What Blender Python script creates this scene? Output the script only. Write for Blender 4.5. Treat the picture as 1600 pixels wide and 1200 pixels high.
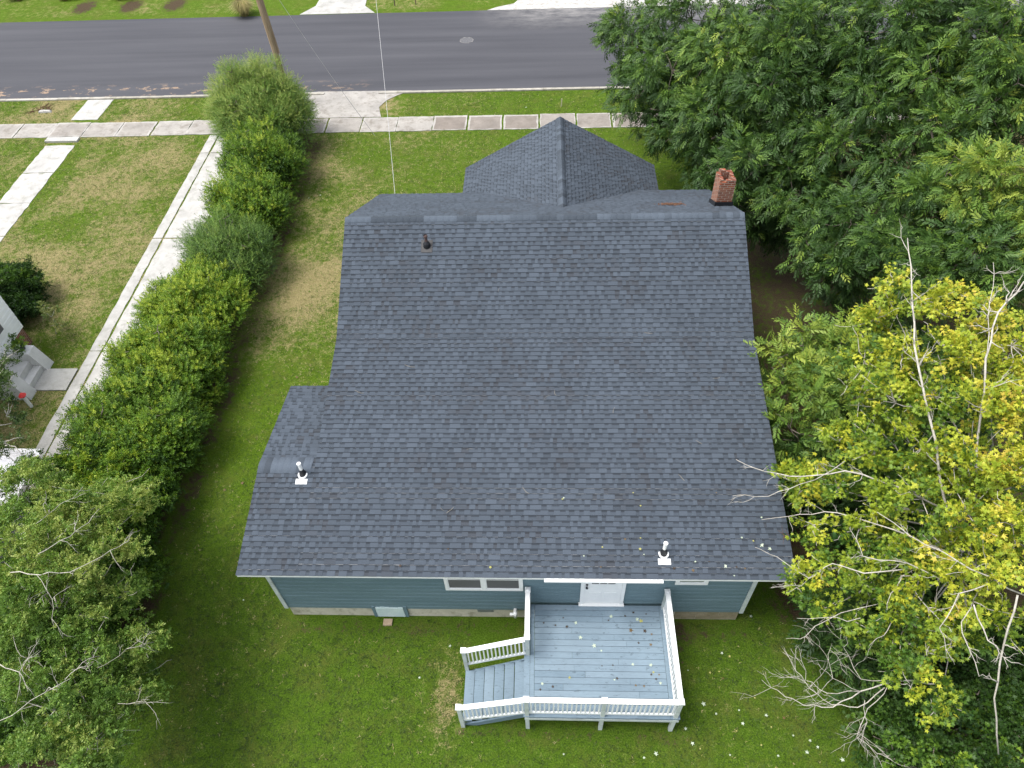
import bpy, math, random
import numpy as np
from mathutils import Vector, Matrix
for o in list(bpy.data.objects): bpy.data.objects.remove(o)
S = bpy.context.scene
COL = S.collection
rng = np.random.default_rng(7)
random.seed(7)

# ------------------------------------------------------------------ camera
FPX = 1145.0
PITCH, YAW, ROLL = math.radians(48.9290025), math.radians(-3.86673533), math.radians(-3.06648558)
CAM = np.array([0, 0, 19.5])
_f = np.array([math.sin(YAW)*math.cos(PITCH), math.cos(YAW)*math.cos(PITCH), -math.sin(PITCH)])
_r = np.array([math.cos(YAW), -math.sin(YAW), 0.0]); _u = np.cross(_r, _f)
_R = math.cos(ROLL)*_r + math.sin(ROLL)*_u
_U = -math.sin(ROLL)*_r + math.cos(ROLL)*_u
cd = bpy.data.cameras.new('camera'); cam = bpy.data.objects.new('camera', cd); COL.objects.link(cam)
cd.sensor_width = 36; cd.lens = FPX/1600*36; cd.clip_end = 2000; cd.clip_start = 0.1
M = Matrix(((_R[0], _U[0], -_f[0], CAM[0]), (_R[1], _U[1], -_f[1], CAM[1]), (_R[2], _U[2], -_f[2], CAM[2]), (0, 0, 0, 1)))
cam.matrix_world = M
S.camera = cam
# ------------------------------------------------------------------ light
SUN_EL, SUN_AZ = 64, -95           # azimuth from +Y towards +X
w = bpy.data.worlds.new('World'); S.world = w; w.use_nodes = True
nt = w.node_tree; nt.nodes.clear()
sky = nt.nodes.new('ShaderNodeTexSky'); sky.sky_type = 'NISHITA'; sky.sun_disc = False
sky.sun_elevation = math.radians(SUN_EL); sky.sun_rotation = math.radians(SUN_AZ)
sky.dust_density = 3.0; sky.air_density = 1.0; sky.ozone_density = 1.0
hs = nt.nodes.new('ShaderNodeHueSaturation'); hs.inputs['Saturation'].default_value = 0.35
bg = nt.nodes.new('ShaderNodeBackground'); bg.inputs['Strength'].default_value = 0.15
wo = nt.nodes.new('ShaderNodeOutputWorld')
nt.links.new(sky.outputs[0], hs.inputs['Color']); nt.links.new(hs.outputs[0], bg.inputs[0]); nt.links.new(bg.outputs[0], wo.inputs[0])
sl = bpy.data.lights.new('sun', 'SUN'); sl.energy = 1.5; sl.angle = math.radians(24); sl.color = (1, 0.96, 0.9)
so = bpy.data.objects.new('sun', sl); COL.objects.link(so)
sd = Vector((math.sin(math.radians(SUN_AZ))*math.cos(math.radians(SUN_EL)), math.cos(math.radians(SUN_AZ))*math.cos(math.radians(SUN_EL)), math.sin(math.radians(SUN_EL))))
so.rotation_euler = sd.to_track_quat('Z', 'Y').to_euler()
S.view_settings.view_transform = 'Standard'; S.view_settings.look = 'None'
S.view_settings.exposure = 1.2; S.view_settings.gamma = 1
S.render.engine = 'CYCLES'

def at(x, y, z=0.0):
    """point at height z where the photo's pixel x, y looks"""
    d = _f + (x-800)/FPX*_R - (y-600)/FPX*_U
    t = (z-CAM[2])/d[2]
    return CAM + t*d

# ------------------------------------------------------------------ materials
def new_mat(name):
    m = bpy.data.materials.new(name); m.use_nodes = True
    n = m.node_tree; b = n.nodes['Principled BSDF']
    b.inputs['Roughness'].default_value = 0.8
    b.inputs['Specular IOR Level'].default_value = 0.3
    return m, n, b
def N(n, t, **k):
    x = n.nodes.new(t)
    for a, v in k.items(): setattr(x, a, v)
    return x
def coords(n, scale=(1, 1, 1)):
    g = N(n, 'ShaderNodeNewGeometry'); mp = N(n, 'ShaderNodeMapping')
    mp.inputs['Scale'].default_value = scale
    n.links.new(g.outputs['Position'], mp.inputs['Vector'])
    return mp.outputs[0]
def noise(n, vec, scale, detail=4, rough=0.6):
    x = N(n, 'ShaderNodeTexNoise'); x.inputs['Scale'].default_value = scale
    x.inputs['Detail'].default_value = detail; x.inputs['Roughness'].default_value = rough
    n.links.new(vec, x.inputs['Vector']); return x.outputs['Fac']
def ramp(n, fac, stops):
    r = N(n, 'ShaderNodeValToRGB'); e = r.color_ramp.elements
    while len(e) > 1: e.remove(e[0])
    e[0].position = stops[0][0]; e[0].color = tuple(stops[0][1])+(1,) if not isinstance(stops[0][1], (int, float)) else (stops[0][1],)*3+(1,)
    for p, c in stops[1:]:
        q = e.new(p); q.color = (c,)*3+(1,) if isinstance(c, (int, float)) else tuple(c)+(1,)
    n.links.new(fac, r.inputs[0]); return r.outputs[0]
def mix(n, fac, a, b, mode='MIX'):
    x = N(n, 'ShaderNodeMix', data_type='RGBA', blend_type=mode)
    for s, v in ((x.inputs[0], fac), (x.inputs[6], a), (x.inputs[7], b)):
        if isinstance(v, (int, float)): s.default_value = v
        elif isinstance(v, tuple): s.default_value = v+(1,)
        else: n.links.new(v, s)
    return x.outputs[2]
def bump(n, b, h, strength=0.3, dist=0.02):
    x = N(n, 'ShaderNodeBump'); x.inputs['Strength'].default_value = strength; x.inputs['Distance'].default_value = dist
    n.links.new(h, x.inputs['Height']); n.links.new(x.outputs[0], b.inputs['Normal'])
def attr(n, name):
    return N(n, 'ShaderNodeAttribute', attribute_name=name)

def mottled(name, a, b_, scale=6, rough=0.8, dirt=None, dirt_amt=0.0, bmp=0.15, spec=0.3, fine=60, stretch=(1, 1, 1)):
    m, n, b = new_mat(name); v = coords(n, stretch)
    c = ramp(n, noise(n, v, scale, 6), [(0.3, a), (0.7, b_)])
    f = noise(n, v, fine, 3)
    c = mix(n, 0.5, c, ramp(n, f, [(0.3, 0.35), (0.7, 0.65)]), 'OVERLAY')
    if dirt is not None:
        c = mix(n, ramp(n, noise(n, v, scale*0.6+1.3, 7, 0.7), [(0.55-dirt_amt*0.3, 0.0), (0.75-dirt_amt*0.2, 0.9)]), c, dirt)
    n.links.new(c, b.inputs['Base Color']); b.inputs['Roughness'].default_value = rough
    b.inputs['Specular IOR Level'].default_value = spec
    bump(n, b, f, bmp, 0.01)
    return m

def shingle_mat(name, gain=1.0):
    m, n, b = new_mat(name)
    a = attr(n, 'col'); v = coords(n)
    c = mix(n, 0.55, a.outputs['Color'], ramp(n, noise(n, v, 55, 4, 0.8), [(0.3, 0.3), (0.7, 0.7)]), 'OVERLAY')
    c = mix(n, 0.5, c, ramp(n, noise(n, v, 0.6, 5, 0.7), [(0.3, 0.42), (0.7, 0.58)]), 'OVERLAY')
    n.links.new(c, b.inputs['Base Color']); b.inputs['Roughness'].default_value = 0.9
    b.inputs['Specular IOR Level'].default_value = 0.25
    bump(n, b, noise(n, v, 160, 2), 0.4, 0.004)
    return m

def leaf_mat(name, stops, trans=0.3, rough=0.5):
    m, n, b = new_mat(name)
    t = attr(n, 'tint')
    c = ramp(n, t.outputs['Fac'], stops)
    n.links.new(c, b.inputs['Base Color']); b.inputs['Roughness'].default_value = rough
    b.inputs['Specular IOR Level'].default_value = 0.35
    tr = N(n, 'ShaderNodeBsdfTranslucent'); n.links.new(mix(n, 1.0, c, (1.0, 1.0, 0.55), 'MULTIPLY'), tr.inputs[0])
    ms = N(n, 'ShaderNodeMixShader'); ms.inputs[0].default_value = trans
    o = n.nodes['Material Output']
    n.links.new(b.outputs[0], ms.inputs[1]); n.links.new(tr.outputs[0], ms.inputs[2]); n.links.new(ms.outputs[0], o.inputs[0])
    return m

MAT = {}
MAT['shingle'] = shingle_mat('shingles')
MAT['white'] = mottled('white_paint', (0.74, 0.76, 0.76), (0.82, 0.83, 0.82), 3, 0.45, bmp=0.03)
MAT['offwhite'] = mottled('offwhite_paint', (0.42, 0.47, 0.46), (0.55, 0.60, 0.58), 3, 0.55, dirt=(0.33, 0.36, 0.33), dirt_amt=0.2, bmp=0.03)
MAT['siding'] = mottled('blue_siding', (0.108, 0.170, 0.196), (0.132, 0.198, 0.225), 1.5, 0.55, bmp=0.04, stretch=(0.4, 1, 1))
MAT['foundation'] = mottled('foundation_stucco', (0.42, 0.40, 0.31), (0.54, 0.51, 0.42), 3, 0.9, dirt=(0.16, 0.15, 0.09), dirt_amt=0.15)
MAT['brick'] = None
MAT['black'] = mottled('black_flashing', (0.012, 0.013, 0.016), (0.02, 0.021, 0.025), 8, 0.4)
MAT['rust'] = mottled('rusty_pipe', (0.05, 0.03, 0.03), (0.12, 0.08, 0.07), 20, 0.7)
MAT['soffit'] = mottled('soffit_white', (0.6, 0.62, 0.62), (0.7, 0.7, 0.7), 3, 0.6, bmp=0.02)
MAT['frosted'] = mottled('frosted_glass', (0.20, 0.23, 0.20), (0.28, 0.31, 0.27), 2, 0.25, bmp=0.0)
MAT['block'] = mottled('grey_block', (0.28, 0.26, 0.22), (0.38, 0.35, 0.3), 5, 0.9)
MAT['wood_pole'] = mottled('weathered_pole', (0.17, 0.12, 0.075), (0.33, 0.25, 0.17), 2.5, 0.85, stretch=(8, 8, 0.5), fine=30)
MAT['metal_grey'] = mottled('grey_metal', (0.35, 0.36, 0.37), (0.5, 0.5, 0.5), 4, 0.45)
MAT['bark'] = mottled('bark', (0.09, 0.075, 0.06), (0.20, 0.17, 0.14), 4, 0.9, stretch=(3, 3, 1), fine=40)
MAT['pale_bark'] = mottled('pale_bark', (0.30, 0.28, 0.24), (0.50, 0.47, 0.41), 5, 0.85, stretch=(2, 2, 1), fine=30)
MAT['road'] = None

m, n, b = new_mat('asphalt'); v = coords(n)
vs = coords(n, (0.06, 1.0, 1))
base = ramp(n, noise(n, vs, 1.1, 5, 0.55), [(0.3, (0.044, 0.045, 0.053)), (0.7, (0.066, 0.067, 0.076))])
base = mix(n, 0.45, base, ramp(n, noise(n, v, 45, 3, 0.8), [(0.3, 0.35), (0.7, 0.65)]), 'OVERLAY')
sx = N(n, 'ShaderNodeSeparateXYZ'); n.links.new(v, sx.inputs[0])
band = ramp(n, sx.outputs[1], [(0.0, 0.0), (1.0, 1.0)])
def mrange(n, val, a, b_):
    x = N(n, 'ShaderNodeMapRange'); x.inputs['From Min'].default_value = a; x.inputs['From Max'].default_value = b_
    n.links.new(val, x.inputs['Value']); return x.outputs[0]
def math_(n, op, a, b_):
    x = N(n, 'ShaderNodeMath', operation=op)
    for s, vv in ((x.inputs[0], a), (x.inputs[1], b_)):
        if isinstance(vv, (int, float)): s.default_value = vv
        else: n.links.new(vv, s)
    x.use_clamp = True
    return x.outputs[0]
near = math_(n, 'MULTIPLY', mrange(n, sx.outputs[1], 39.7, 39.0), mrange(n, sx.outputs[1], 38.15, 38.6))
lefty = mrange(n, sx.outputs[0], -9.0, -14.0)
ns = ramp(n, noise(n, coords(n, (1.0, 1.9, 1)), 1.15, 5, 0.62), [(0.56, 0.0), (0.60, 1.0)])
sand = math_(n, 'MULTIPLY', math_(n, 'MULTIPLY', near, lefty), ns)
sand = mix(n, 1.0, sand, ramp(n, noise(n, v, 9, 3), [(0.4, 0.45), (0.55, 1.0)]), 'MULTIPLY')
base = mix(n, sand, base, (0.30, 0.21, 0.14))
dusty = math_(n, 'MULTIPLY', mrange(n, sx.outputs[1], 45.2, 48.6), mrange(n, sx.outputs[0], -4.5, -0.5))
dn = ramp(n, noise(n, coords(n, (0.5, 1.2, 1)), 1.6, 7, 0.75), [(0.35, 0.0), (0.7, 1.0)])
base = mix(n, math_(n, 'MULTIPLY', dusty, dn), base, (0.27, 0.26, 0.25))
n.links.new(base, b.inputs['Base Color']); b.inputs['Roughness'].default_value = 0.85
bump(n, b, noise(n, v, 90, 2), 0.3, 0.006)
MAT['road'] = m

def concrete(name, a, b_, stain, amt):
    m, n, b = new_mat(name); v = coords(n)
    t = attr(n, 'tint')
    c = mix(n, t.outputs['Fac'], a, b_)
    c = mix(n, 0.7, c, ramp(n, noise(n, v, 1.3, 7, 0.65), [(0.3, 0.35), (0.7, 0.62)]), 'OVERLAY')
    c = mix(n, 0.4, c, ramp(n, noise(n, v, 38, 4, 0.8), [(0.3, 0.35), (0.7, 0.65)]), 'OVERLAY')
    c = mix(n, ramp(n, noise(n, v, 2.1, 8, 0.7), [(0.60-amt, 0.0), (0.74-amt, 0.6)]), c, stain)
    n.links.new(c, b.inputs['Base Color']); bump(n, b, noise(n, v, 50, 3), 0.25, 0.006)
    b.inputs['Roughness'].default_value = 0.9
    return m
MAT['drive'] = concrete('pale_concrete', (0.30, 0.30, 0.28), (0.40, 0.39, 0.37), (0.22, 0.22, 0.19), 0.10)
MAT['walkway'] = concrete('worn_concrete', (0.185, 0.160, 0.138), (0.34, 0.325, 0.30), (0.15, 0.13, 0.105), 0.10)
MAT['curb'] = concrete('curb_concrete', (0.30, 0.28, 0.24), (0.38, 0.36, 0.32), (0.17, 0.16, 0.12), 0.12)
MAT['stoop'] = concrete('stoop_concrete', (0.48, 0.48, 0.47), (0.60, 0.60, 0.58), (0.38, 0.38, 0.36), 0.02)
MAT['gravel'] = mottled('pale_gravel', (0.34, 0.33, 0.31), (0.48, 0.47, 0.45), 3, 0.95, dirt=(0.2, 0.18, 0.15), dirt_amt=0.2, fine=14)

# lawn: green grass, dry straw and bare dirt by attributes of the ground itself
m, n, b = new_mat('lawn'); v = coords(n)
A = attr(n, 'lawn')
sp = N(n, 'ShaderNodeSeparateColor'); n.links.new(A.outputs['Color'], sp.inputs[0])
f1 = noise(n, v, 24, 6, 0.8); f2 = noise(n, v, 3.2, 10, 0.78); f3 = noise(n, v, 0.7, 5, 0.6)
green = ramp(n, f1, [(0.34, (0.026, 0.056, 0.004)), (0.5, (0.072, 0.128, 0.007)), (0.66, (0.135, 0.210, 0.016))])
green2 = ramp(n, f1, [(0.34, (0.018, 0.044, 0.004)), (0.5, (0.058, 0.112, 0.009)), (0.66, (0.106, 0.176, 0.018))])
g = mix(n, sp.outputs[2], green, green2)
g = mix(n, 0.7, g, ramp(n, f2, [(0.3, 0.30), (0.7, 0.66)]), 'OVERLAY')
g = mix(n, ramp(n, noise(n, v, 0.9, 8, 0.75), [(0.48, 0.0), (0.68, 0.50)]), g, mix(n, f1, (0.06, 0.055, 0.01), (0.16, 0.135, 0.05)))
straw = ramp(n, f1, [(0.34, (0.11, 0.095, 0.03)), (0.66, (0.36, 0.30, 0.155))])
dirt = ramp(n, f1, [(0.34, (0.022, 0.017, 0.009)), (0.66, (0.105, 0.075, 0.045))])
def thresh(n, mask, nz, soft=0.22):
    s = math_(n, 'ADD', mask, 0.0)
    x = N(n, 'ShaderNodeMath', operation='ADD'); n.links.new(mask, x.inputs[0]); n.links.new(nz, x.inputs[1])
    return mrange(n, x.outputs[0], 1.0-soft*0.5, 1.0+soft)
fm = mrange(n, mix(n, 0.4, f2, f1), 0.33, 0.67)
g = mix(n, thresh(n, sp.outputs[0], fm, 0.2), g, straw)
g = mix(n, thresh(n, sp.outputs[1], fm, 0.10), g, dirt)
n.links.new(g, b.inputs['Base Color']); b.inputs['Roughness'].default_value = 0.95; b.inputs['Specular IOR Level'].default_value = 0.1
bump(n, b, f1, 0.9, 0.05)
MAT['lawn'] = m

# deck paint
m, n, b = new_mat('deck_paint'); v = coords(n)
t = attr(n, 'tint')
c = ramp(n, t.outputs['Fac'], [(0.0, (0.115, 0.168, 0.212)), (1.0, (0.165, 0.222, 0.268))])
c = mix(n, ramp(n, noise(n, v, 0.9, 4), [(0.35, 0.0), (0.75, 0.55)]), c, (0.20, 0.275, 0.335))
c = mix(n, 0.5, c, ramp(n, noise(n, coords(n, (2, 20, 20)), 3, 5, 0.7), [(0.3, 0.38), (0.7, 0.6)]), 'OVERLAY')
c = mix(n, ramp(n, noise(n, coords(n, (2.2, 5, 5)), 2.6, 7, 0.75), [(0.575, 0.0), (0.66, 0.7)]), c, (0.055, 0.075, 0.092))
n.links.new(c, b.inputs['Base Color']); b.inputs['Roughness'].default_value = 0.6
bump(n, b, noise(n, coords(n, (2, 20, 20)), 5, 3), 0.25, 0.005)
MAT['deck'] = m

# brick
m, n, b = new_mat('chimney_brick')
tc = N(n, 'ShaderNodeTexCoord'); geo = N(n, 'ShaderNodeNewGeometry')
sx = N(n, 'ShaderNodeSeparateXYZ'); n.links.new(tc.outputs['Object'], sx.inputs[0])
nx = N(n, 'ShaderNodeSeparateXYZ'); n.links.new(geo.outputs['Normal'], nx.inputs[0])
cb = N(n, 'ShaderNodeCombineXYZ')
ad = N(n, 'ShaderNodeMath', operation='ADD'); n.links.new(sx.outputs[0], ad.inputs[0]); n.links.new(sx.outputs[1], ad.inputs[1])
n.links.new(ad.outputs[0], cb.inputs[0]); n.links.new(sx.outputs[2], cb.inputs[1])
br = N(n, 'ShaderNodeTexBrick'); n.links.new(cb.outputs[0], br.inputs['Vector'])
br.inputs['Scale'].default_value = 1.0; br.inputs['Brick Width'].default_value = 0.21; br.inputs['Row Height'].default_value = 0.075
br.inputs['Mortar Size'].default_value = 0.012; br.inputs['Color1'].default_value = (0.27, 0.085, 0.042, 1); br.inputs['Color2'].default_value = (0.13, 0.040, 0.025, 1)
br.inputs['Mortar'].default_value = (0.30, 0.24, 0.19, 1)
v = coords(n)
c = mix(n, 0.6, br.outputs[0], ramp(n, noise(n, v, 14, 5, 0.7), [(0.3, 0.3), (0.7, 0.66)]), 'OVERLAY')
n.links.new(c, b.inputs['Base Color']); bump(n, b, br.outputs['Fac'], -0.5, 0.01)
MAT['brick'] = m
# glass
def glass(name, col, rough=0.06):
    m, n, b = new_mat(name); v = coords(n)
    c = ramp(n, noise(n, v, 1.3, 3), [(0.3, tuple(x*0.8 for x in col)), (0.7, col)])
    n.links.new(c, b.inputs['Base Color']); b.inputs['Roughness'].default_value = rough; b.inputs['Specular IOR Level'].default_value = 0.25
    return m
MAT['glass'] = glass('window_glass', (0.03, 0.03, 0.032))
MAT['blind'] = glass('window_blind', (0.13, 0.13, 0.135), 0.5)
MAT['corr'] = mottled('corrugated_metal', (0.42, 0.42, 0.44), (0.58, 0.58, 0.60), 1.2, 0.45, dirt=(0.25, 0.24, 0.23), dirt_amt=0.2)
MAT['red'] = mottled('red_plastic', (0.45, 0.03, 0.03), (0.55, 0.05, 0.04), 5, 0.4)
MAT['dryleaf'] = leaf_mat('dry_leaf', [(0, (0.035, 0.022, 0.014)), (0.5, (0.20, 0.13, 0.05)), (.8, (.34, .33, .10)), (1, (0.46, 0.53, 0.40))], 0.1)
MAT['debris'] = mottled('brown_debris', (0.06, 0.035, 0.022), (0.15, 0.075, 0.045), 10, 0.9)

# ------------------------------------------------------------------ object helpers
def tag(o, label=None, cat=None, group=None, kind=None):
    if label: o['label'] = label
    if cat: o['category'] = cat
    if group: o['group'] = group
    if kind: o['kind'] = kind
    return o
def empty(name, loc=(0, 0, 0), label=None, cat=None, group=None):
    o = bpy.data.objects.new(name, None); COL.objects.link(o); o.location = loc; o.empty_display_size = 0.2
    return tag(o, label, cat, group)
def link(name, me, mat, parent=None, smooth=False):
    o = bpy.data.objects.new(name, me); COL.objects.link(o)
    if mat is not None: me.materials.append(mat)
    if parent is not None:
        o.parent = parent; o.matrix_parent_inverse = Matrix.Identity(4)
        p = parent; off = Vector((0, 0, 0))
        while p is not None: off += Vector(p.location); p = p.parent
        me.transform(Matrix.Translation(-off))
    if smooth:
        me.polygons.foreach_set('use_smooth', [True]*len(me.polygons))
    return o
def np_mesh(name, V, F, attrs=None):
    """V (n,3); F (m,k) uniform-size faces"""
    V = np.asarray(V, np.float32); F = np.asarray(F, np.int32)
    me = bpy.data.meshes.new(name); k = F.shape[1]
    me.vertices.add(len(V)); me.vertices.foreach_set('co', V.ravel())
    me.loops.add(F.size); me.loops.foreach_set('vertex_index', F.ravel())
    me.polygons.add(len(F)); me.polygons.foreach_set('loop_start', np.arange(0, F.size, k, dtype=np.int32))
    me.update(calc_edges=True)
    for nm, dom, typ, data in (attrs or []):
        a = me.attributes.new(nm, typ, dom); a.data.foreach_set('value' if typ == 'FLOAT' else 'color', np.asarray(data, np.float32).ravel())
    return me
class MB:
    def __init__(s): s.v = []; s.f = []; s.t = []; s.cur = 0.5
    def quad(s, a, b_, c, d):
        i = len(s.v); s.v += [tuple(a), tuple(b_), tuple(c), tuple(d)]; s.f.append((i, i+1, i+2, i+3)); s.t.append(s.cur)
    def poly(s, pts):
        i = len(s.v); s.v += [tuple(p) for p in pts]; s.f.append(tuple(range(i, i+len(pts)))); s.t.append(s.cur)
    def hexa(s, p):     # p: 8 points, bottom 0-3 ccw, top 4-7
        i = len(s.v); s.v += [tuple(q) for q in p]
        for f in ((0, 3, 2, 1), (4, 5, 6, 7), (0, 1, 5, 4), (1, 2, 6, 5), (2, 3, 7, 6), (3, 0, 4, 7)):
            s.f.append(tuple(i+j for j in f)); s.t.append(s.cur)
    def box(s, x0, x1, y0, y1, z0, z1):
        s.hexa([(x0, y0, z0), (x1, y0, z0), (x1, y1, z0), (x0, y1, z0), (x0, y0, z1), (x1, y0, z1), (x1, y1, z1), (x0, y1, z1)])
    def bar(s, a, b_, w_, h_, up=(0, 0, 1)):
        a = Vector(a); b_ = Vector(b_); d = (b_-a).normalized(); u = Vector(up); r = d.cross(u).normalized(); u = r.cross(d)
        p = []
        for q in (a, b_):
            p.append([q - r*w_/2 - u*h_/2, q + r*w_/2 - u*h_/2, q + r*w_/2 + u*h_/2, q - r*w_/2 + u*h_/2])
        s.hexa([p[0][0], p[0][1], p[1][1], p[1][0], p[0][3], p[0][2], p[1][2], p[1][3]])
    def tube(s, pts, radii, seg=8, cap=True):
        pts = [Vector(p) for p in pts]; rings = []
        ref = Vector((0.31, 0.17, 0.93))
        for k, p in enumerate(pts):
            d = (pts[min(k+1, len(pts)-1)]-pts[max(k-1, 0)]).normalized()
            r = d.cross(ref)
            if r.length < 0.1: r = d.cross(Vector((1, 0, 0)))
            r.normalize(); u = r.cross(d); i = len(s.v)
            for j in range(seg):
                a = 2*math.pi*j/seg; s.v.append(tuple(p + (r*math.cos(a)+u*math.sin(a))*radii[k]))
            rings.append(i)
        for k in range(len(pts)-1):
            for j in range(seg):
                s.f.append((rings[k]+j, rings[k]+(j+1) % seg, rings[k+1]+(j+1) % seg, rings[k+1]+j)); s.t.append(s.cur)
        if cap:
            s.f.append(tuple(rings[0]+j for j in range(seg))[::-1]); s.t.append(s.cur)
            s.f.append(tuple(rings[-1]+j for j in range(seg))); s.t.append(s.cur)
    def build(s, name, mat, parent=None, smooth=False, tint=False, bevel=0):
        me = bpy.data.meshes.new(name); me.from_pydata(s.v, [], s.f); me.update()
        if tint:
            a = me.attributes.new('tint', 'FLOAT', 'FACE'); a.data.foreach_set('value', np.asarray(s.t, np.float32))
        o = link(name, me, mat, parent, smooth)
        if bevel:
            bm = o.modifiers.new('bevel', 'BEVEL'); bm.width = bevel; bm.segments = 2; bm.limit_method = 'ANGLE'
        return o

# value-noise field for the lawn
def vnoise(X, Y, cell, seed):
    r = np.random.default_rng(seed); G = r.random((512, 512))
    x = X/cell+137.3; y = Y/cell+91.7
    xi = np.floor(x).astype(int); yi = np.floor(y).astype(int); fx = x-xi; fy = y-yi
    fx = fx*fx*(3-2*fx); fy = fy*fy*(3-2*fy)
    g = lambda a, b_: G[a % 512, b_ % 512]
    return (g(xi, yi)*(1-fx)+g(xi+1, yi)*fx)*(1-fy)+(g(xi, yi+1)*(1-fx)+g(xi+1, yi+1)*fx)*fy
def fbm(X, Y, cell, seed, o=4):
    s = 0; a = 1; t = 0
    for k in range(o):
        s = s+a*vnoise(X, Y, cell/2**k, seed+k); t += a; a *= 0.55
    return s/t
def sst(x, a, b_):
    t = np.clip((x-a)/(b_-a), 0, 1); return t*t*(3-2*t)

# ------------------------------------------------------------------ ground
def lawn_fields(X, Y):
    n1 = fbm(X, Y, 2.6, 3); n2 = fbm(X, Y, 0.9, 11); n3 = fbm(X, Y, 7.0, 21)
    dry = 0.22+0.26*(n1-0.5)
    nb = sst(-X, 14.5, 16.5)*sst(Y, 6, 10)*(1-sst(Y, 47, 48.4))
    dry = dry + nb*(0.27+0.45*(n1-0.45)+0.30*(n2-0.5))
    front = (1-sst(X, -9, 0))*sst(Y, 15, 22)*(1-nb)*(1-sst(Y, 37, 38.5))
    dry = dry + front*(0.22+0.40*(n1-0.5))
    # sandy spot beside the house and straw along the hedge
    def spot(x, y, rx, ry): return np.exp(-(((X-x)/rx)**2+((Y-y)/ry)**2))
    dry = dry + 0.34*spot(-9.8, 21.8, 1.0, 1.9)*(.6+.9*n2)+0.3*spot(-8.8, 23.2, 0.7, 0.9)*(.6+.9*n2)+0.12*spot(-9.2, 30.5, 2.6, 1.6)
    dirt = 0.0*X
    edge = np.exp(-((X+11.35-0.5*(n3-0.5))/0.55)**2)*sst(Y, 4, 8)*(1-sst(Y, 33, 34.2))
    dirt = dirt + 0.62*edge*(0.55+0.9*(n2-0.2))
    hedge = sst(-X, 11.4, 12.0)*(1-sst(-X, 14.0, 14.8))*(1-sst(Y, 34, 34.5))
    dirt = np.maximum(dirt, hedge*0.75)
    # bare strip at the foot of the back wall and round the deck
    dirt = dirt + 0.42*np.exp(-((Y-8.05)/0.42)**2)*(X > -7.4)*(X < 5.5)
    dirt = dirt + 0.40*np.exp(-((Y-5.35)/0.38)**2)*sst(X, -2.7, -2.2)*(1-sst(X, 3.0, 3.8))
    dry = dry + 0.40*spot(-2.5, 6.2, 0.42, 1.1)
    dirt = dirt + 0.35*spot(3.5, 7.0, 0.5, 1.4)
    dirt = dirt + 0.35*spot(-4.2, 7.2, 0.5, 0.5)
    # shade-starved soil under the trees
    bx = 5.3+1.2*(n1-0.5)+1.9*(1-sst(Y, 6.4, 9.0))+1.2*(1-sst(Y, 3, 6.5))
    under = sst(X-bx, -0.5, 1.6)*(1-sst(Y, 27+3*(n1-.5), 31))
    dirt = np.maximum(dirt, under*(0.62+0.25*(n2-0.5)))
    yard2 = sst(X, 12, 14)*sst(Y, 26, 29)*(1-sst(Y, 33.6, 33.9))
    dirt = np.maximum(dirt, yard2*0.7)
    # beds across the street
    for bxx in (-30.8, -27.6, -24.6):
        dirt = np.maximum(dirt, 0.9*spot(bxx, 50.6, 0.9, 1.3))
    dry = dry+0.25*sst(Y, 48.6, 49.5)*(n1)
    back = 1-sst(Y, 7.5, 15)
    b3 = np.clip(0.25*n3+0.62*back+0.30*sst(X, 6, 8)+0.1*(n2-0.5), 0, 1)
    b3 = b3*(1-0.4*nb)
    return np.clip(dry, 0, 1), np.clip(dirt, 0, 1), b3
xs = np.concatenate([[-400, -200, -110], np.arange(-62, 40, 0.2), [60, 110, 200, 400]])
ys = np.concatenate([[-300, -100, -30], np.arange(-8, 62, 0.2), [80, 140, 250, 500]])
GX, GY = np.meshgrid(xs, ys, indexing='ij')
dry, dirt_, b3 = lawn_fields(GX, GY)
V = np.stack([GX, GY, 0*GX], -1).reshape(-1, 3)
ni, nj = GX.shape
I, J = np.meshgrid(np.arange(ni-1), np.arange(nj-1), indexing='ij')
a = (I*nj+J).ravel(); F = np.stack([a, a+nj, a+nj+1, a+1], -1)
me = np_mesh('lawn', V, F, [('lawn', 'POINT', 'FLOAT_COLOR', np.stack([dry, dirt_, b3, 1+0*b3], -1).reshape(-1, 4))])
tag(link('ground', me, MAT['lawn']), kind='structure')

def wavy_slab(name, x0, x1, y0, y1, z0, z1, mat, wob=0.04, tints=None):
    """slabs with slightly ragged outline; list of rects"""
    pass
road = MB(); road.quad((-150, 38.12, 0.006), (150, 38.12, 0.006), (150, 48.45, 0.006), (-150, 48.45, 0.006))
tag(road.build('road', MAT['road']), kind='structure')

def ragged(mb, x0, x1, y0, y1, z, wob=0.03, step=0.25, h=0.05, skew=0.0):
    """a concrete slab with slightly uneven edges"""
    pts = []
    def side(ax, ay, bx, by):
        L = math.hypot(bx-ax, by-ay); k = max(2, int(L/step)); nx_, ny_ = (by-ay)/L, -(bx-ax)/L
        for i in range(k):
            t = i/k; o = random.uniform(-wob, wob) if i else 0
            pts.append((ax+(bx-ax)*t+nx_*o, ay+(by-ay)*t+ny_*o, z))
    side(x0, y0, x1, y0); side(x1, y0, x1+skew, y1); side(x1+skew, y1, x0+skew, y1); side(x0+skew, y1, x0, y0)
    mb.poly(pts)
    for i in range(len(pts)):
        p, q = pts[i], pts[(i+1) % len(pts)]
        mb.quad((p[0], p[1], z-h), (q[0], q[1], z-h), q, p)

# curb
cm = MB()
x = -60.0
while x < 60:
    L = 3.0
    if not (-13.4 < x+L/2 < -7.6):
        cm.cur = random.random(); cm.box(x, x+L-0.012, 37.93, 38.12, 0.0, 0.075+random.uniform(-.01, .01))
    x += L
tag(cm.build('curb', MAT['curb'], tint=True), kind='structure')
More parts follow.
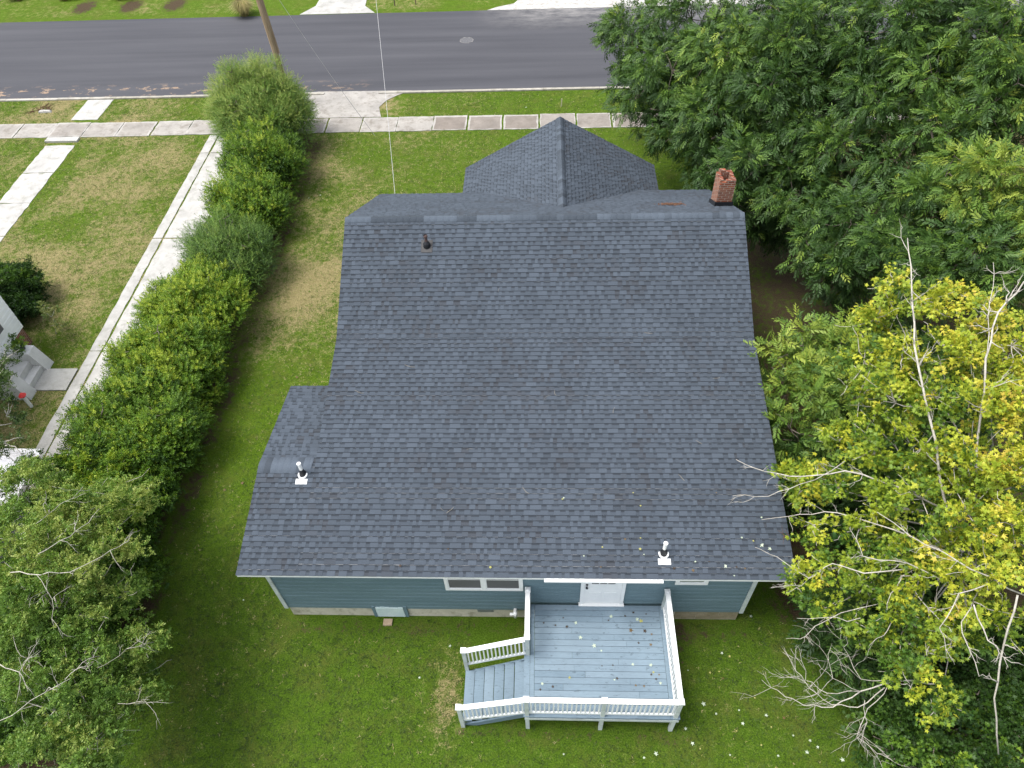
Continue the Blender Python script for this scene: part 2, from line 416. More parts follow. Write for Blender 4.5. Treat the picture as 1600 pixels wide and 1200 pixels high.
# sidewalk
sm = MB(); x = -46.0
while x < 46:
    L = random.uniform(1.78, 1.90)
    gap = random.choice([0.03, 0.05, 0.09])
    if not (-13.0 < x < -8.2 and False):
        sm.cur = random.uniform(0.0, 0.4) if x > -7 else random.uniform(0.3, 0.8)
        sk_ = sm.cur; sm.cur = 1.0; yo_ = random.uniform(-.03, .03); zz_ = 0.030+random.uniform(-.004, .006)
        ragged(sm, x, x+L-gap, 34.02+yo_, 35.42+yo_, zz_, 0.022); sm.cur = sk_; k_ = random.uniform(.05, .12)
        ragged(sm, x+k_, x+L-gap-k_*random.uniform(.5, 1.3), 34.02+yo_+.07, 35.42+yo_-random.uniform(.05, .16), zz_+.003, 0.03, h=.003)
        0 and ragged(sm, x, x+L-gap, 34.02+random.uniform(-.03, .03), 35.42+random.uniform(-.03, .03), 0.030+random.uniform(-.004, .006), 0.022)
    x += L
tag(sm.build('sidewalk', MAT['walkway'], tint=True), kind='structure')
je = MB(); je.quad((-46, 33.92, 0.012), (46, 33.92, 0.012), (46, 35.5, 0.012), (-46, 35.5, 0.012))
# apron of our drive
am = MB(); am.cur = 0.9
ap = [(-13.2, 35.47), (-8.5, 35.47), (-8.62, 35.9), (-8.75, 36.5), (-8.45, 37.2), (-7.9, 37.75), (-7.2, 38.22), (-12.2, 38.3), (-13.4, 38.2), (-13.0, 37.4), (-12.7, 36.4)]
am.poly([(x, y, 0.024) for x, y in ap]); 
tag(am.build('driveway_apron', MAT['walkway'], tint=True), kind='structure')
am = MB(); am.cur = 0.95; ragged(am, -25.3, -23.85, 35.75, 37.9, 0.02, 0.02, skew=0.05)
tag(am.build('walk_apron', MAT['drive'], tint=True), kind='structure')
# neighbour driveway: border strip, main panels, edge strip
dm = MB()
for (y0, y1) in ((-4, 5.1), (5.15, 11.9), (11.93, 18.62), (18.67, 25.42), (25.48, 32.25), (32.3, 33.95)):
    for (x0, x1, c) in ((-17.15, -16.72, 0.75), (-16.64, -15.12, 0.95), (-15.05, -14.2, 0.7)):
        dm.cur = c*random.uniform(0.8, 1.05); sk = 0.0
        ragged(dm, x0, x1, y0, y1, 0.022+random.uniform(-.004, .004), 0.02, 0.35)
tag(dm.build('neighbour_driveway', MAT['drive'], tint=True), kind='structure')
pm = MB(); y = 33.2; pm.cur = 0.9
pm.box(-25.7, -24.0, 33.52, 33.9, 0.0, 0.10)
for k in range(7):
    pm.cur = random.uniform(.7, 1); ragged(pm, -25.55, -24.0, y-2.45, y, 0.022, 0.035); y -= 2.5
tag(pm.build('front_walk', MAT['drive'], tint=True), kind='structure')
pm = MB(); pm.cur = 0.35; ragged(pm, -19.0, -17.2, 16.68, 17.72, 0.06, 0.01)
tag(pm.build('side_path', MAT['drive'], tint=True), kind='structure')
# across the street
am = MB(); am.cur = 0.7
am.poly([(-15.7, 48.5, 0.018), (-10.8, 48.5, 0.018), (-11.6, 49.6, 0.018), (-12.0, 56, 0.018), (-14.7, 56, 0.018), (-14.9, 49.8, 0.018)])
tag(am.build('opposite_driveway', MAT['drive'], tint=True), kind='structure')
gm = MB()
pts = [(-3.6, 48.45), (-3.0, 48.9), (-1.9, 49.4), (-1.4, 50.5), (-1.2, 56), (16, 56), (15, 48.45)]
gm.poly([(x, y, 0.016) for x, y in pts])
tag(gm.build('gravel_drive', MAT['gravel']), kind='structure')

# grass blades standing on the lawn (nobody could count them)
def grass_tufts(n_, name):
    r = np.random.default_rng(99)
    X = r.uniform(-34, 9, n_); Y = r.uniform(-1, 38, n_)*1.0
    keep = ~((X > -7.2) & (X < 5.3) & (Y > 8.3) & (Y < 24.7)) & ~((X > -2.05) & (X < 3.1) & (Y > 5.6) & (Y < 8.4))
    keep &= ~((Y > 33.95) & (Y < 35.5)) & ~((X > -17.2) & (X < -14.1)) & ~((X > -25.65) & (X < -23.9) & (Y > 15)) & (Y < 37.9)
    keep &= ~((X > -13.3) & (X < -7.3) & (Y > 35.4)) & ~((X < -17.2) & (X > -19.6) & (Y > 16.6) & (Y < 17.8)) & ~((X < -19.5) & (Y < 19.3))
    d_, di, b_ = lawn_fields(X, Y)
    keep &= r.random(n_) > np.clip(di*1.7-.1, 0, .97)
    X, Y, d_, b_ = X[keep], Y[keep], d_[keep], b_[keep]; m_ = len(X); dens = vnoise(X, Y, .35, 7)
    V = np.zeros((m_, 3, 3, 3)); 
    for k in range(3):
        a = r.uniform(0, 6.283, m_); l = r.uniform(.03, .075, m_)*(.55+.9*dens); h = l*r.uniform(.35, .95, m_); w2 = r.uniform(.005, .010, m_)
        bx = X+r.normal(0, .02, m_); by = Y+r.normal(0, .02, m_)
        V[:, k, 0] = np.stack([bx-np.sin(a)*w2, by+np.cos(a)*w2, 0*a], -1); V[:, k, 1] = np.stack([bx+np.sin(a)*w2, by-np.cos(a)*w2, 0*a], -1)
        V[:, k, 2] = np.stack([bx+np.cos(a)*l, by+np.sin(a)*l, h], -1)
    F = np.arange(m_*9).reshape(-1, 3)
    t = np.clip(r.normal(.42, .16, m_)-.25*b_, 0.02, .6); t = np.where(r.random(m_) < d_**1.6*1.0*(1-1.0*b_), r.uniform(.75, 1, m_), t)
    return np_mesh(name, V.reshape(-1, 3), F, [('tint', 'POINT', 'FLOAT', np.repeat(t, 9))])
G_grass = leaf_mat('grass_blade', [(0, (0.020, 0.036, 0.005)), (.3, (0.056, 0.106, 0.009)), (.6, (0.115, 0.195, 0.014)), (.75, (0.24, 0.23, 0.07)), (1, (0.40, 0.34, 0.18))], .2, .7)
tag(link('grass', grass_tufts(300000, 'grass'), G_grass), 'short green and straw coloured grass blades covering the lawns', 'grass', kind='stuff')

# ------------------------------------------------------------------ shingles
SH = np.array([0.054, 0.067, 0.085])
def shingle_plane(mb, P, N_, u_rng, L, expo=0.143, seed=1, flip=False):
    """P(u,v): point on the sheathing (u along courses, v up the slope), N_ normal. u_rng(v)->(u0,u1)."""
    r = random.Random(seed); Vv, Ff, Cc = mb
    def pt(u, v, h): 
        q = P(u, v); return (q[0]+N_[0]*h, q[1]+N_[1]*h, q[2]+N_[2]*h)
    def add(a, b_, c, d, col):
        i = len(Vv); Vv.extend([a, b_, c, d]); Ff.append((i, i+1, i+2, i+3) if not flip else (i+3, i+2, i+1, i)); Cc.append(col)
    nC = int(math.ceil(L/expo)); run = 0.5
    for k in range(nC):
        v0 = k*expo; v1 = min(L, v0+expo)
        ua, ub = u_rng(v0)[0], u_rng(v0)[1]; uc, ud = u_rng(v1)
        j0 = 0.0045*r.uniform(-1, 1)
        u = ua; tooth = r.random() < 0.5; tone = 1.0
        while u < ub-1e-4:
            wdt = r.choice([0.08, 0.10, 0.12, 0.15, 0.20, 0.28]) if tooth else r.choice([0.07, 0.09, 0.11, 0.14, 0.2])
            un = min(ub, u+wdt)
            def map_(uu):   # to the upper edge, so slanted ends follow the range
                t = (uu-ua)/max(1e-6, ub-ua); return uc+(ud-uc)*t
            p = r.random(); q = vnoise(np.array(u), np.array(v0), 0.9, seed+5)*0.5+p*0.5
            if tooth:
                col = SH*(1.10 if q < .45 else 1.03 if q < .60 else 0.95)
                if q > .74: col = np.array([0.053, 0.063, 0.078])*0.93
            else:
                col = SH*(0.94 if q < .5 else 0.84)
                if q > .74: col = np.array([0.053, 0.061, 0.074])*0.84
            col = col*r.uniform(0.93, 1.07)
            hb = 0.016 if tooth else 0.009; ht = 0.003 if tooth else 0.0015
            cc = tuple(col)+(1,)
            m0 = u if uc == ua and ud == ub else map_(u); m1 = un if uc == ua and ud == ub else map_(un)
            if tooth:
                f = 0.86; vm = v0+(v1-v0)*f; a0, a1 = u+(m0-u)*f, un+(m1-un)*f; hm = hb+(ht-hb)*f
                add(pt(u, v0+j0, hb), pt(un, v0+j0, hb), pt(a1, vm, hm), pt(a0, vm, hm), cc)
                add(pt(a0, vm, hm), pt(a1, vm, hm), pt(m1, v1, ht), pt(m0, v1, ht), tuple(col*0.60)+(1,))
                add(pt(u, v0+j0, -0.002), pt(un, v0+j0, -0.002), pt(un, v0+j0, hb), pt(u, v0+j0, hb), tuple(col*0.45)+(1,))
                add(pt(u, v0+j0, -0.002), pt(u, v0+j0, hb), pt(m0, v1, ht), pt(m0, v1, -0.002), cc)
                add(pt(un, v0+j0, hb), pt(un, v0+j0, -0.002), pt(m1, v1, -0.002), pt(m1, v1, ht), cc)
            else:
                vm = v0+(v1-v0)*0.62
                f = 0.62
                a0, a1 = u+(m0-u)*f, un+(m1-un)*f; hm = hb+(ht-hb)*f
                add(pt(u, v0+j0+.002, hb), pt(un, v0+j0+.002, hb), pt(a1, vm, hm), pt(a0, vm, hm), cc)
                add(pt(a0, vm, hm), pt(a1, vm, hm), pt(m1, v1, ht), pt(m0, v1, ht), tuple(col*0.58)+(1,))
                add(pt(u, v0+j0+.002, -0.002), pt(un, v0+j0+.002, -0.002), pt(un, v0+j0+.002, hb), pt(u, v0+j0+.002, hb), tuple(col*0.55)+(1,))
            u = un; tooth = not tooth
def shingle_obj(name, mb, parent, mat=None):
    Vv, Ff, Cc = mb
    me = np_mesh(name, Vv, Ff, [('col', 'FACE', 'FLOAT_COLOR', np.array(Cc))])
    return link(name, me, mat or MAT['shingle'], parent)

# ------------------------------------------------------------------ the house
XL, XW, XR = -6.0, -7.5, 5.90          # main left rake, wing left rake, right rake
YE, ZE = 8.02, 3.25                    # back eave
YB, ZB = 14.78, 4.53                   # pitch break
YR, ZR = 18.20, 6.24                   # ridge
YF, ZF = 22.70, 3.99                   # front eave
YWR, ZWR = 10.87, 3.79                 # wing ridge
YWF, ZWF = 14.0, 3.30                  # wing front eave
house = empty('house', (0, 14, 0), 'blue sided house with a dark grey shingled roof in the middle of the lawn', 'house')

def prism(mb, profile, x0, x1):        # profile in (y,z), extruded along x
    k = len(profile); i = len(mb.v)
    for X in (x0, x1):
        for (y, z) in profile: mb.v.append((X, y, z))
    mb.f.append(tuple(range(i, i+k))); mb.t.append(.5)
    mb.f.append(tuple(range(i+2*k-1, i+k-1, -1))); mb.t.append(.5)
    for j in range(k):
        mb.f.append((i+j, i+k+j, i+k+(j+1) % k, i+(j+1) % k)); mb.t.append(.5)

# roof deck (solid sheets under the shingles) as fascia-coloured slab
T = 0.07
rd = MB()
prism(rd, [(YE, ZE), (YB, ZB), (YR, ZR), (YF, ZF), (YF, ZF-T), (YR, ZR-T), (YB, ZB-T), (YE, ZE-T)], XL, XR)
prism(rd, [(YE, ZE), (YWR, ZWR), (YWF, ZWF), (YWF, ZWF-T), (YWR, ZWR-T), (YE, ZE-T)], XW, XL)
PX, PHW, PZE, PZR, PYF = 0.60, 3.63, 3.50, 5.56, 25.1     # porch centre, half width, eave z, ridge z, front
for sgn in (-1, 1):
    xe = PX+sgn*PHW
    rd.hexa([(PX, 18.5, PZR-T), (xe, 18.5, PZE-T), (xe, PYF, PZE-T), (PX, PYF, PZR-T), (PX, 18.5, PZR), (xe, 18.5, PZE), (xe, PYF, PZE), (PX, PYF, PZR)] if sgn > 0 else
            [(xe, 18.5, PZE-T), (PX, 18.5, PZR-T), (PX, PYF, PZR-T), (xe, PYF, PZE-T), (xe, 18.5, PZE), (PX, 18.5, PZR), (PX, PYF, PZR), (xe, PYF, PZE)])
roof = rd.build('roof', MAT['soffit'], house)
roof.location = (0, 0, -0.004)

def slope_plane(y0, z0, y1, z1, xa, xb, seed):
    """courses along X, v climbs from (y0,z0) to (y1,z1)"""
    L = math.hypot(y1-y0, z1-z0); dy, dz = (y1-y0)/L, (z1-z0)/L
    nrm = (0, -dz, dy) if dy > 0 else (0, dz, -dy)
    return (lambda u, v: (u, y0+dy*v, z0+dz*v)), nrm, (lambda v: (xa, xb)), L, dy < 0
mb = ([], [], [])
e = 0.02
P, Nn, ur, L, fl = slope_plane(YE-0.03, ZE-0.03*.19, YB, ZB, XL-e, XR+e, 1); shingle_plane(mb, P, Nn, ur, L, seed=1, flip=fl)
P, Nn, ur, L, fl = slope_plane(YB, ZB, YR, ZR, XL-e, XR+e, 2); shingle_plane(mb, P, Nn, ur, L, seed=2, flip=fl)
P, Nn, ur, L, fl = slope_plane(YF+0.03, ZF-.015, YR, ZR, XL-e, XR+e, 3); shingle_plane(mb, P, Nn, ur, L, seed=3, flip=fl)
P, Nn, ur, L, fl = slope_plane(YE-0.03, ZE-0.03*.19, YWR, ZWR, XW-e, XL-e, 4); shingle_plane(mb, P, Nn, ur, L, seed=4, flip=fl)
P, Nn, ur, L, fl = slope_plane(YWF+0.03, ZWF-.005, YWR, ZWR, XW-e, XL-e, 5); shingle_plane(mb, P, Nn, ur, L, seed=5, flip=fl)
# porch slopes: courses along Y, cut by the main front slope (the valley)
hyp = math.hypot(PHW, PZR-PZE)
for sgn in (-1, 1):
    dx, dz = -sgn*PHW/hyp, (PZR-PZE)/hyp
    def P(u, v, sgn=sgn, dx=dx, dz=dz): return (PX+sgn*(PHW+0.02)+dx*v, u, PZE-0.012+dz*v)
    def ur(v, dz=dz):
        z = PZE+dz*v; yv = YR+(ZR-z)/0.5 - 0.12
        return (min(yv, YF+0.3), PYF+0.03)
    shingle_plane(mb, P, (sgn*dz, 0, PHW/hyp), ur, hyp, seed=8+sgn, flip=(sgn < 0))
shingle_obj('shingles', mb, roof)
# ridge caps
def caps(name, a, b_, side1, side2, wd, step=0.2, seed=3):
    r = random.Random(seed); mbx = ([], [], []); A = Vector(a); B = Vector(b_); L = (B-A).length; d = (B-A)/L
    s1 = Vector(side1).normalized(); s2 = Vector(side2).normalized(); k = 0; t = 0; col = SH
    while t < L:
        if r.random() < 0.6: col = SH*r.choice([0.85, 0.95, 1.1, 1.3, 1.35, 0.8])
        p = A+d*t; q = A+d*min(L, t+step+0.005); up = Vector((0, 0, 1))
        hb, ht = 0.022, 0.014
        wj = wd*r.uniform(0.97, 1.03)
        for s in (s1, s2):
            i = len(mbx[0])
            pts = [p+up*hb, p+s*wj+up*hb*.8, q+s*wj+up*ht*.8, q+up*ht, p+s*wj-up*.01, q+s*wj-up*.01, p-up*.01]
            mbx[0].extend([tuple(x) for x in pts])
            for f in ((0, 1, 2, 3), (1, 4, 5, 2), (0, 6, 4, 1)):
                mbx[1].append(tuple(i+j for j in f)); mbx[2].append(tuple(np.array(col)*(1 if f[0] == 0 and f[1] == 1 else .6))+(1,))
        t += step
    return shingle_obj(name, mbx, roof)
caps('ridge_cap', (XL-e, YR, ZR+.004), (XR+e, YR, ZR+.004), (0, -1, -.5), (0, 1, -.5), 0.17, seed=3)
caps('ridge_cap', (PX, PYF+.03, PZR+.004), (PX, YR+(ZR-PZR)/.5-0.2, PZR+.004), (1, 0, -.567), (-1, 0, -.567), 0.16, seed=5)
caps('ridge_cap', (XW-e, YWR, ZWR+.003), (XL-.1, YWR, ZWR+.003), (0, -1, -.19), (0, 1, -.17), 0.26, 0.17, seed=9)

# walls
WL, WR, WB, WFY = -7.10, 5.24, 8.39, 22.2
def lap_wall(mb, a, b_, z0, z1, out, lap=0.20, depth=0.034, n_u=14, zt=None):
    """lapped boards between ground points a,b; out = outward unit; zt(s)->top"""
    A = Vector((a[0], a[1], 0)); B = Vector((b_[0], b_[1], 0)); O = Vector((out[0], out[1], 0))
    L = (B-A).length; r = random.Random(int(abs(a[0]*10+a[1]*7)))
    k = 0; z = z0
    ph = [r.uniform(0, 6) for _ in range(200)]
    while z < z1-1e-3:
        zt_ = min(z+lap, z1); zf = z+(zt_-z)*.62; rows_ = ([], [], [])
        for i in range(n_u+1):
            q = i/n_u; p = A+(B-A)*q
            wv = 0.004*math.sin(q*L*1.7+ph[k])+0.003*math.sin(q*L*4.1+ph[k+1])-.003
            rows_[0].append(p+O*(depth+wv)+Vector((0, 0, z+wv))); rows_[1].append(p+O*(depth*.9+wv)+Vector((0, 0, zf))); rows_[2].append(p+O*0.001+Vector((0, 0, zt_)))
        for i in range(n_u):
            mb.quad(rows_[0][i], rows_[0][i+1], rows_[1][i+1], rows_[1][i]); mb.quad(rows_[1][i], rows_[1][i+1], rows_[2][i+1], rows_[2][i])
            q0 = Vector(rows_[0][i]); q1 = Vector(rows_[0][i+1])
            mb.quad(q0-O*depth*1.2, q1-O*depth*1.2, q1, q0)
        z = zt_; k += 1
wm = MB()
ztop = ZE-T-0.005
lap_wall(wm, (WL, WB+.033), (WR, WB+.033), 0.53, ztop, (0, -1), n_u=60)
lap_wall(wm, (WR-.02, WB), (WR-.02, WFY), 0.53, 3.15, (1, 0), n_u=30)
lap_wall(wm, (WL+.02, 13.6), (WL+.02, WB), 0.53, 3.12, (-1, 0), n_u=20)
lap_wall(wm, (WR, WFY), (XL+.45, WFY), 0.53, 3.85, (0, 1), n_u=20)
# gable ends (flat, in the same cladding)
und = T+0.01
for X, o in ((WR, 1), (XL+0.40, -1)):
    for (ya, za, yb, zb) in ((WB, ZE+.19*(WB-YE)-und, YB, ZB-und), (YB, ZB-und, YR, ZR-und), (YR, ZR-und, WFY, ZF+.5*(YF-WFY)-und)):
        wm.quad((X, ya, 3.0), (X, yb, 3.0), (X, yb, zb), (X, ya, za))
wm.quad((XL+.40, 13.6, .5), (XL+.40, WFY, .5), (XL+.40, WFY, 3.2), (XL+.40, 13.6, 3.2))
wm.poly([(WL, WB, 3.0), (WL, 13.6, 3.0), (WL, 13.6, 3.22), (WL, YWR, ZWR-und), (WL, WB, ZE-.07)])
wm.quad((WL, 13.6, .5), (XL+.4, 13.6, .5), (XL+.4, 13.6, 3.22), (WL, 13.6, 3.22))
# porch walls
wm.box(PX-PHW+.4, PX+PHW-.4, 22.25, 24.6, 0.53, 3.3)
wm.poly([(PX-PHW+.3, 24.7, 3.3), (PX+PHW-.3, 24.7, 3.3), (PX, 24.7, 5.35)])
wall = wm.build('wall', MAT['siding'], house)
tm = MB()   # corner board, left
tm.box(WL-.03, WL+.075, WB-.03, WB-.001, .53, ztop); tm.box(WL-.03, WL-.001, WB-.03+.03, WB+.09, .53, ztop)
tm.build('corner_board', MAT['offwhite'], house); tm = MB()
tm.box(WR-.075, WR+.03, WB-.03, WB-.001, .53, ztop); tm.box(WR+.001, WR+.03, WB, WB+.09, .53, ztop)
tm.build('corner_board', MAT['offwhite'], house)
fm_ = MB()
fm_.box(XW, XR, YE-.028, YE-.004, ZE-T-.015, ZE-.012)
fm_.build('fascia', MAT['white'], house)
# rake trim (thin light drip edge)
for X in (XL-.022, XR+.003):
    rt = MB()
    for (ya, za, yb, zb) in ((YWR if X < 0 else YE, ZWR if X < 0 else ZE, YB, ZB), (YB, ZB, YR, ZR), (YR, ZR, YF, ZF)):
        rt.hexa([(X, ya, za-T), (X+.02, ya, za-T), (X+.02, yb, zb-T), (X, yb, zb-T), (X, ya, za-.012), (X+.02, ya, za-.012), (X+.02, yb, zb-.012), (X, yb, zb-.012)])
    rt.build('rake_trim', MAT['metal_grey'], house)
gt = MB(); x0, x1 = -.02, 2.80
gt.box(x0, x1, YE-.10, YE-.03, ZE-.072, ZE-.063); gt.box(x0, x1, YE-.112, YE-.1, ZE-.072, ZE-.02); gt.box(x0, x1, YE-.042, YE-.03, ZE-.063, ZE-.02)
gt.box(x0, x0+.01, YE-.10, YE-.042, ZE-.063, ZE-.021); gt.box(x1-.01, x1, YE-.10, YE-.042, ZE-.063, ZE-.021); gt.box(x0+.011, x1-.011, YE-.099, YE-.043, ZE-.03, ZE-.024)
gt.build('gutter', MAT['white'], house)
fo = MB()
fo.box(WL+.07, WR-.06, WB+.03, WFY-.05, -0.1, .535)
fo.build('foundation', MAT['foundation'], house)
# block courses proud at the right end of the foundation
bk = MB()
x = 2.0
for row in range(2):
    x = 3.3+row*.2
    while x < WR-.1:
        x1_ = min(x+.38, WR-.062); bk.box(x, x1_, WB+.018, WB+.029, .04+row*.24, .265+row*.24); x += .392
bk.build('foundation_block', mottled('brown_block', (0.20, 0.17, 0.10), (0.30, 0.26, 0.18), 4, 0.9), house)
# windows
def window(x0, x1, z0, z1, mull, parent, glass_m, lower_m, y=WB):
    f = MB(); t = .085; yo, yi = y-.045, y-.002
    f.box(x0, x0+t, yo, yi, z0, z1); f.box(x1-t, x1, yo, yi, z0, z1)
    f.box(x0+t, x1-t, yo, yi, z0, z0+.075); f.box(x0+t, x1-t, yo, yi, z1-t, z1)
    xs_ = [x0+t]
    for mx in mull: f.box(mx-.06, mx+.06, yo, yi, z0+.075, z1-t); xs_ += [mx-.06, mx+.06]
    xs_.append(x1-t)
    w_ = f.build('window', MAT['white'], parent)
    for i in range(0, len(xs_), 2):
        a, b_ = xs_[i], xs_[i+1]
        s = MB(); zz = z0+.075; zm = zz+(z1-t-zz)*.5
        s.box(a, b_, yo+.016, yo+.028, zz, zz+.03); s.box(a, a+.02, yo+.016, yo+.028, zz+.03, z1-t); s.box(b_-.02, b_, yo+.016, yo+.028, zz+.03, z1-t)
        s.box(a+.02, b_-.02, yo+.018, yo+.03, zm-.015, zm+.015)
        s.build('sash', MAT['white'], w_)
        g1 = MB(); g1.box(a+.02, b_-.02, yo+.030, yo+.036, zz+.03, zm-.015); g1.build('pane', lower_m, w_)
        g2 = MB(); g2.box(a+.02, b_-.02, yo+.024, yo+.030, zm+.015, z1-t); g2.build('pane', glass_m, w_)
    return w_
w1 = window(-2.56, -.56, 1.78, 2.95, [-1.56], house, MAT['glass'], MAT['blind']); w1['label'] = 'wide white framed double window left of the deck'
w2 = window(3.25, 4.06, 2.22, 2.95, [], house, MAT['frosted'], MAT['frosted']); w2['label'] = 'small white framed frosted window right of the deck'
# door
DZ = 1.06
f = MB(); yo = WB-.05
f.box(.91, 1.0, yo, WB-.002, DZ, 3.1); f.box(1.95, 2.04, yo, WB-.002, DZ, 3.1); f.box(1.0, 1.95, yo, WB-.002, 3.06, 3.1)
f.box(.88, 2.07, yo-.05, WB-.002, DZ-.045, DZ)
fr = f.build('door_frame', MAT['white'], house)
d = MB(); d.box(1.003, 1.947, WB-.028, WB-.004, DZ+.012, 3.055)
door = d.build('door', MAT['white'], house)
p = MB()
for (xa, xb) in ((1.13, 1.43), (1.52, 1.82)):
    for (za, zb) in ((DZ+.18, DZ+.66), (DZ+.74, DZ+1.1)):
        p.box(xa, xb, WB-.036, WB-.0285, za, zb)
p.box(1.14, 1.81, WB-.040, WB-.0285, DZ+1.12, DZ+1.145)
p.box(1.14, 1.17, WB-.040, WB-.0285, DZ+1.19, DZ+1.7); p.box(1.78, 1.81, WB-.040, WB-.0285, DZ+1.19, DZ+1.7)
p.build('door_panel', MAT['white'], door)
for k in range(3):
    p = MB(); p.box(1.18+k*.205, 1.36+k*.205, WB-.034, WB-.0285, DZ+1.15, DZ+1.45); p.build('door_lite', MAT['glass'], door)
h = MB(); h.tube([(1.06, WB-.03, DZ+.98), (1.06, WB-.09, DZ+.98)], [.02, .035], 10); h.build('handle', MAT['black'], door); h = MB(); h.tube([(1.06, WB-.03, DZ+1.10), (1.06, WB-.055, DZ+1.10)], [.03, .03], 10)
h.build('deadbolt', MAT['black'], door)
# crawl hatch, foundation vent, dryer/drain outlet
h = MB(); h.box(-4.62, -3.86, WB-.03, WB+.028, .07, .60); 
for i in range(6): h.box(-4.62+i*.1267, -4.62+(i+1)*.1267-.002, WB-.02, WB+.0, .60, .60+.02*math.sin(i*1.3)+.02)
h.build('crawl_hatch', mottled('hatch_paint', (0.44, 0.55, 0.55), (0.55, 0.64, 0.63), 4, .6), house)
h = MB(); h.box(-4.72, -4.63, WB-.025, WB+.028, .05, .66); h.build('hatch_trim', MAT['siding'], house)
h = MB(); h.box(-3.85, -3.76, WB-.025, WB+.028, .05, .66)
h.build('hatch_trim', MAT['siding'], house)
h = MB(); h.box(-1.84, -1.40, WB+.008, WB+.028, .36, .50)
for i in range(9): h.box(-1.82+i*.045, -1.795+i*.045, WB+.0, WB+.008, .37, .49)
h.build('foundation_vent', mottled('vent_grey', (0.12, 0.14, 0.13), (0.2, 0.22, 0.2), 6, .7), house)
h = MB(); h.tube([(-.80, WB+.02, .58), (-.80, WB-.16, .58)], [.05, .05], 12); h.tube([(-.80, WB-.13, .66), (-.80, WB-.13, .40)], [.052, .052], 12); h.tube([(-.80, WB-.13, .56), (-.95, WB-.13, .56)], [.04, .04], 10)
h.build('drain_pipe', MAT['white'], house, smooth=True)
# roof pipes
def vent_pipe(x, y, z, slope, white, name='vent_pipe'):
    f = MB()
    if white:
        nz = 1/math.hypot(1, slope)
        def q(dx, dy, h=0.0): return (x+dx, y+dy, z+slope*dy+h)
        f.hexa([q(-.15, -.30, .012), q(.15, -.30, .012), q(.15, -.16, .012), q(-.15, -.16, .012), q(-.15, -.30, .035), q(.15, -.30, .035), q(.15, -.16, .035), q(-.15, -.16, .035)])
        f.tube([q(.105*math.cos(a), .105*math.sin(a)-.03, .02) for a in [math.radians(t) for t in range(-200, 21, 20)]], [.024]*12, 6)
        root = f.build(name, MAT['white'], house)
        f = MB(); f.tube([q(0, 0, .2), (x, y, z+.44), (x, y, z+.441), (x, y, z+.47)], [.046, .046, .054, .054], 12); f.build('pipe', MAT['white'], root)
        k = MB(); k.tube([q(0, 0, .005), (x, y, z+.10), (x, y, z+.205)], [.10, .075, .05], 14); k.build('pipe_boot', MAT['black'], root)
    else:
        f.tube([(x, y, z+.15), (x, y, z+.36)], [.045, .045], 12); f.tube([(x, y, z+.34), (x, y, z+.39)], [.065, .062], 12, cap=False)
        root = f.build(name, MAT['rust'], house)
        k = MB(); k.tube([(x, y, z-.02), (x, y, z+.10), (x, y, z+.18)], [.115, .10, .055], 14)
        k.hexa([(x-.17, y-.2, z-.1+.01), (x+.17, y-.2, z-.1+.01), (x+.17, y+.16, z+.08+.01), (x-.17, y+.16, z+.08+.01)] + [(x-.17, y-.2, z-.1+.016), (x+.17, y-.2, z-.1+.016), (x+.17, y+.16, z+.08+.016), (x-.17, y+.16, z+.08+.016)])
        k.build('pipe_boot', MAT['black'], root)
    return root
vent_pipe(-6.30, 10.62, ZE+.19*(10.62-YE)-.01, .19, True)['label'] = 'white capped vent pipe at the left wing ridge'
vent_pipe(2.86, 8.62, ZE+.19*(8.62-YE), .19, True)['label'] = 'white flashed vent pipe above the deck door'
vent_pipe(-3.49, 17.35, ZR-.5*(YR-17.35)+.01, .5, False)['label'] = 'dark rusty vent pipe just below the ridge'
# chimney
ch = MB(); cx0, cx1, cy0, cy1, cz0, cz1 = 5.36, 5.84, 19.42, 20.10, 4.9, 6.42
w_ = .11
for (a, b_, c, d_) in ((cx0, cx1, cy0, cy0+w_), (cx0, cx1, cy1-w_, cy1), (cx0, cx0+w_, cy0+w_, cy1-w_), (cx1-w_, cx1, cy0+w_, cy1-w_)):
    ch.box(a, b_, c, d_, cz0, cz1)
# ragged top bricks
r = random.Random(4)
for k in range(18):
    t = k/18; side = k % 4
    if side == 0: px_, py_ = r.uniform(cx0, cx1-.2), cy0
    elif side == 1: px_, py_ = r.uniform(cx0, cx1-.2), cy1-w_
    elif side == 2: px_, py_ = cx0, r.uniform(cy0, cy1-.2)
    else: px_, py_ = cx1-w_, r.uniform(cy0, cy1-.2)
    hx, hy = (.19, w_-.004) if side < 2 else (w_-.004, .19)
    lv = r.choice([0, 0, 1]); ch.box(px_+.002+k*.0002, px_+hx-k*.0003, py_+.002+k*.0001, py_+hy-k*.0002, cz1-.01, cz1+.055+lv*.06+k*.0007)
cho = ch.build('chimney', MAT['brick'], roof)
soot = MB(); soot.box(cx0+w_+.001, cx1-w_-.001, cy0+w_+.001, cy1-w_-.001, cz0+.2, cz0+.9); soot.build('flue', MAT['black'], cho) if False else None
cf = MB()
def rz(y): return ZR-.5*(y-YR)
for (a, b_, c, d_) in ((cx0-.05, cx1+.045, cy0-.05, cy0-.001), (cx0-.05, cx0-.002, cy0-.001, cy1+.05), (cx1+.002, cx1+.045, cy0-.001, cy1+.05)):
    cf.hexa([(a, c, rz(c)-.03), (b_, c, rz(c)-.03), (b_, d_, rz(d_)-.03), (a, d_, rz(d_)-.03), (a+.012, c+.012, rz(c)+.15), (b_-.012, c+.012, rz(c)+.15), (b_-.012, d_, rz(d_)+.15), (a+.012, d_, rz(d_)+.15)])
cf.build('chimney_flashing', MAT['black'], roof)

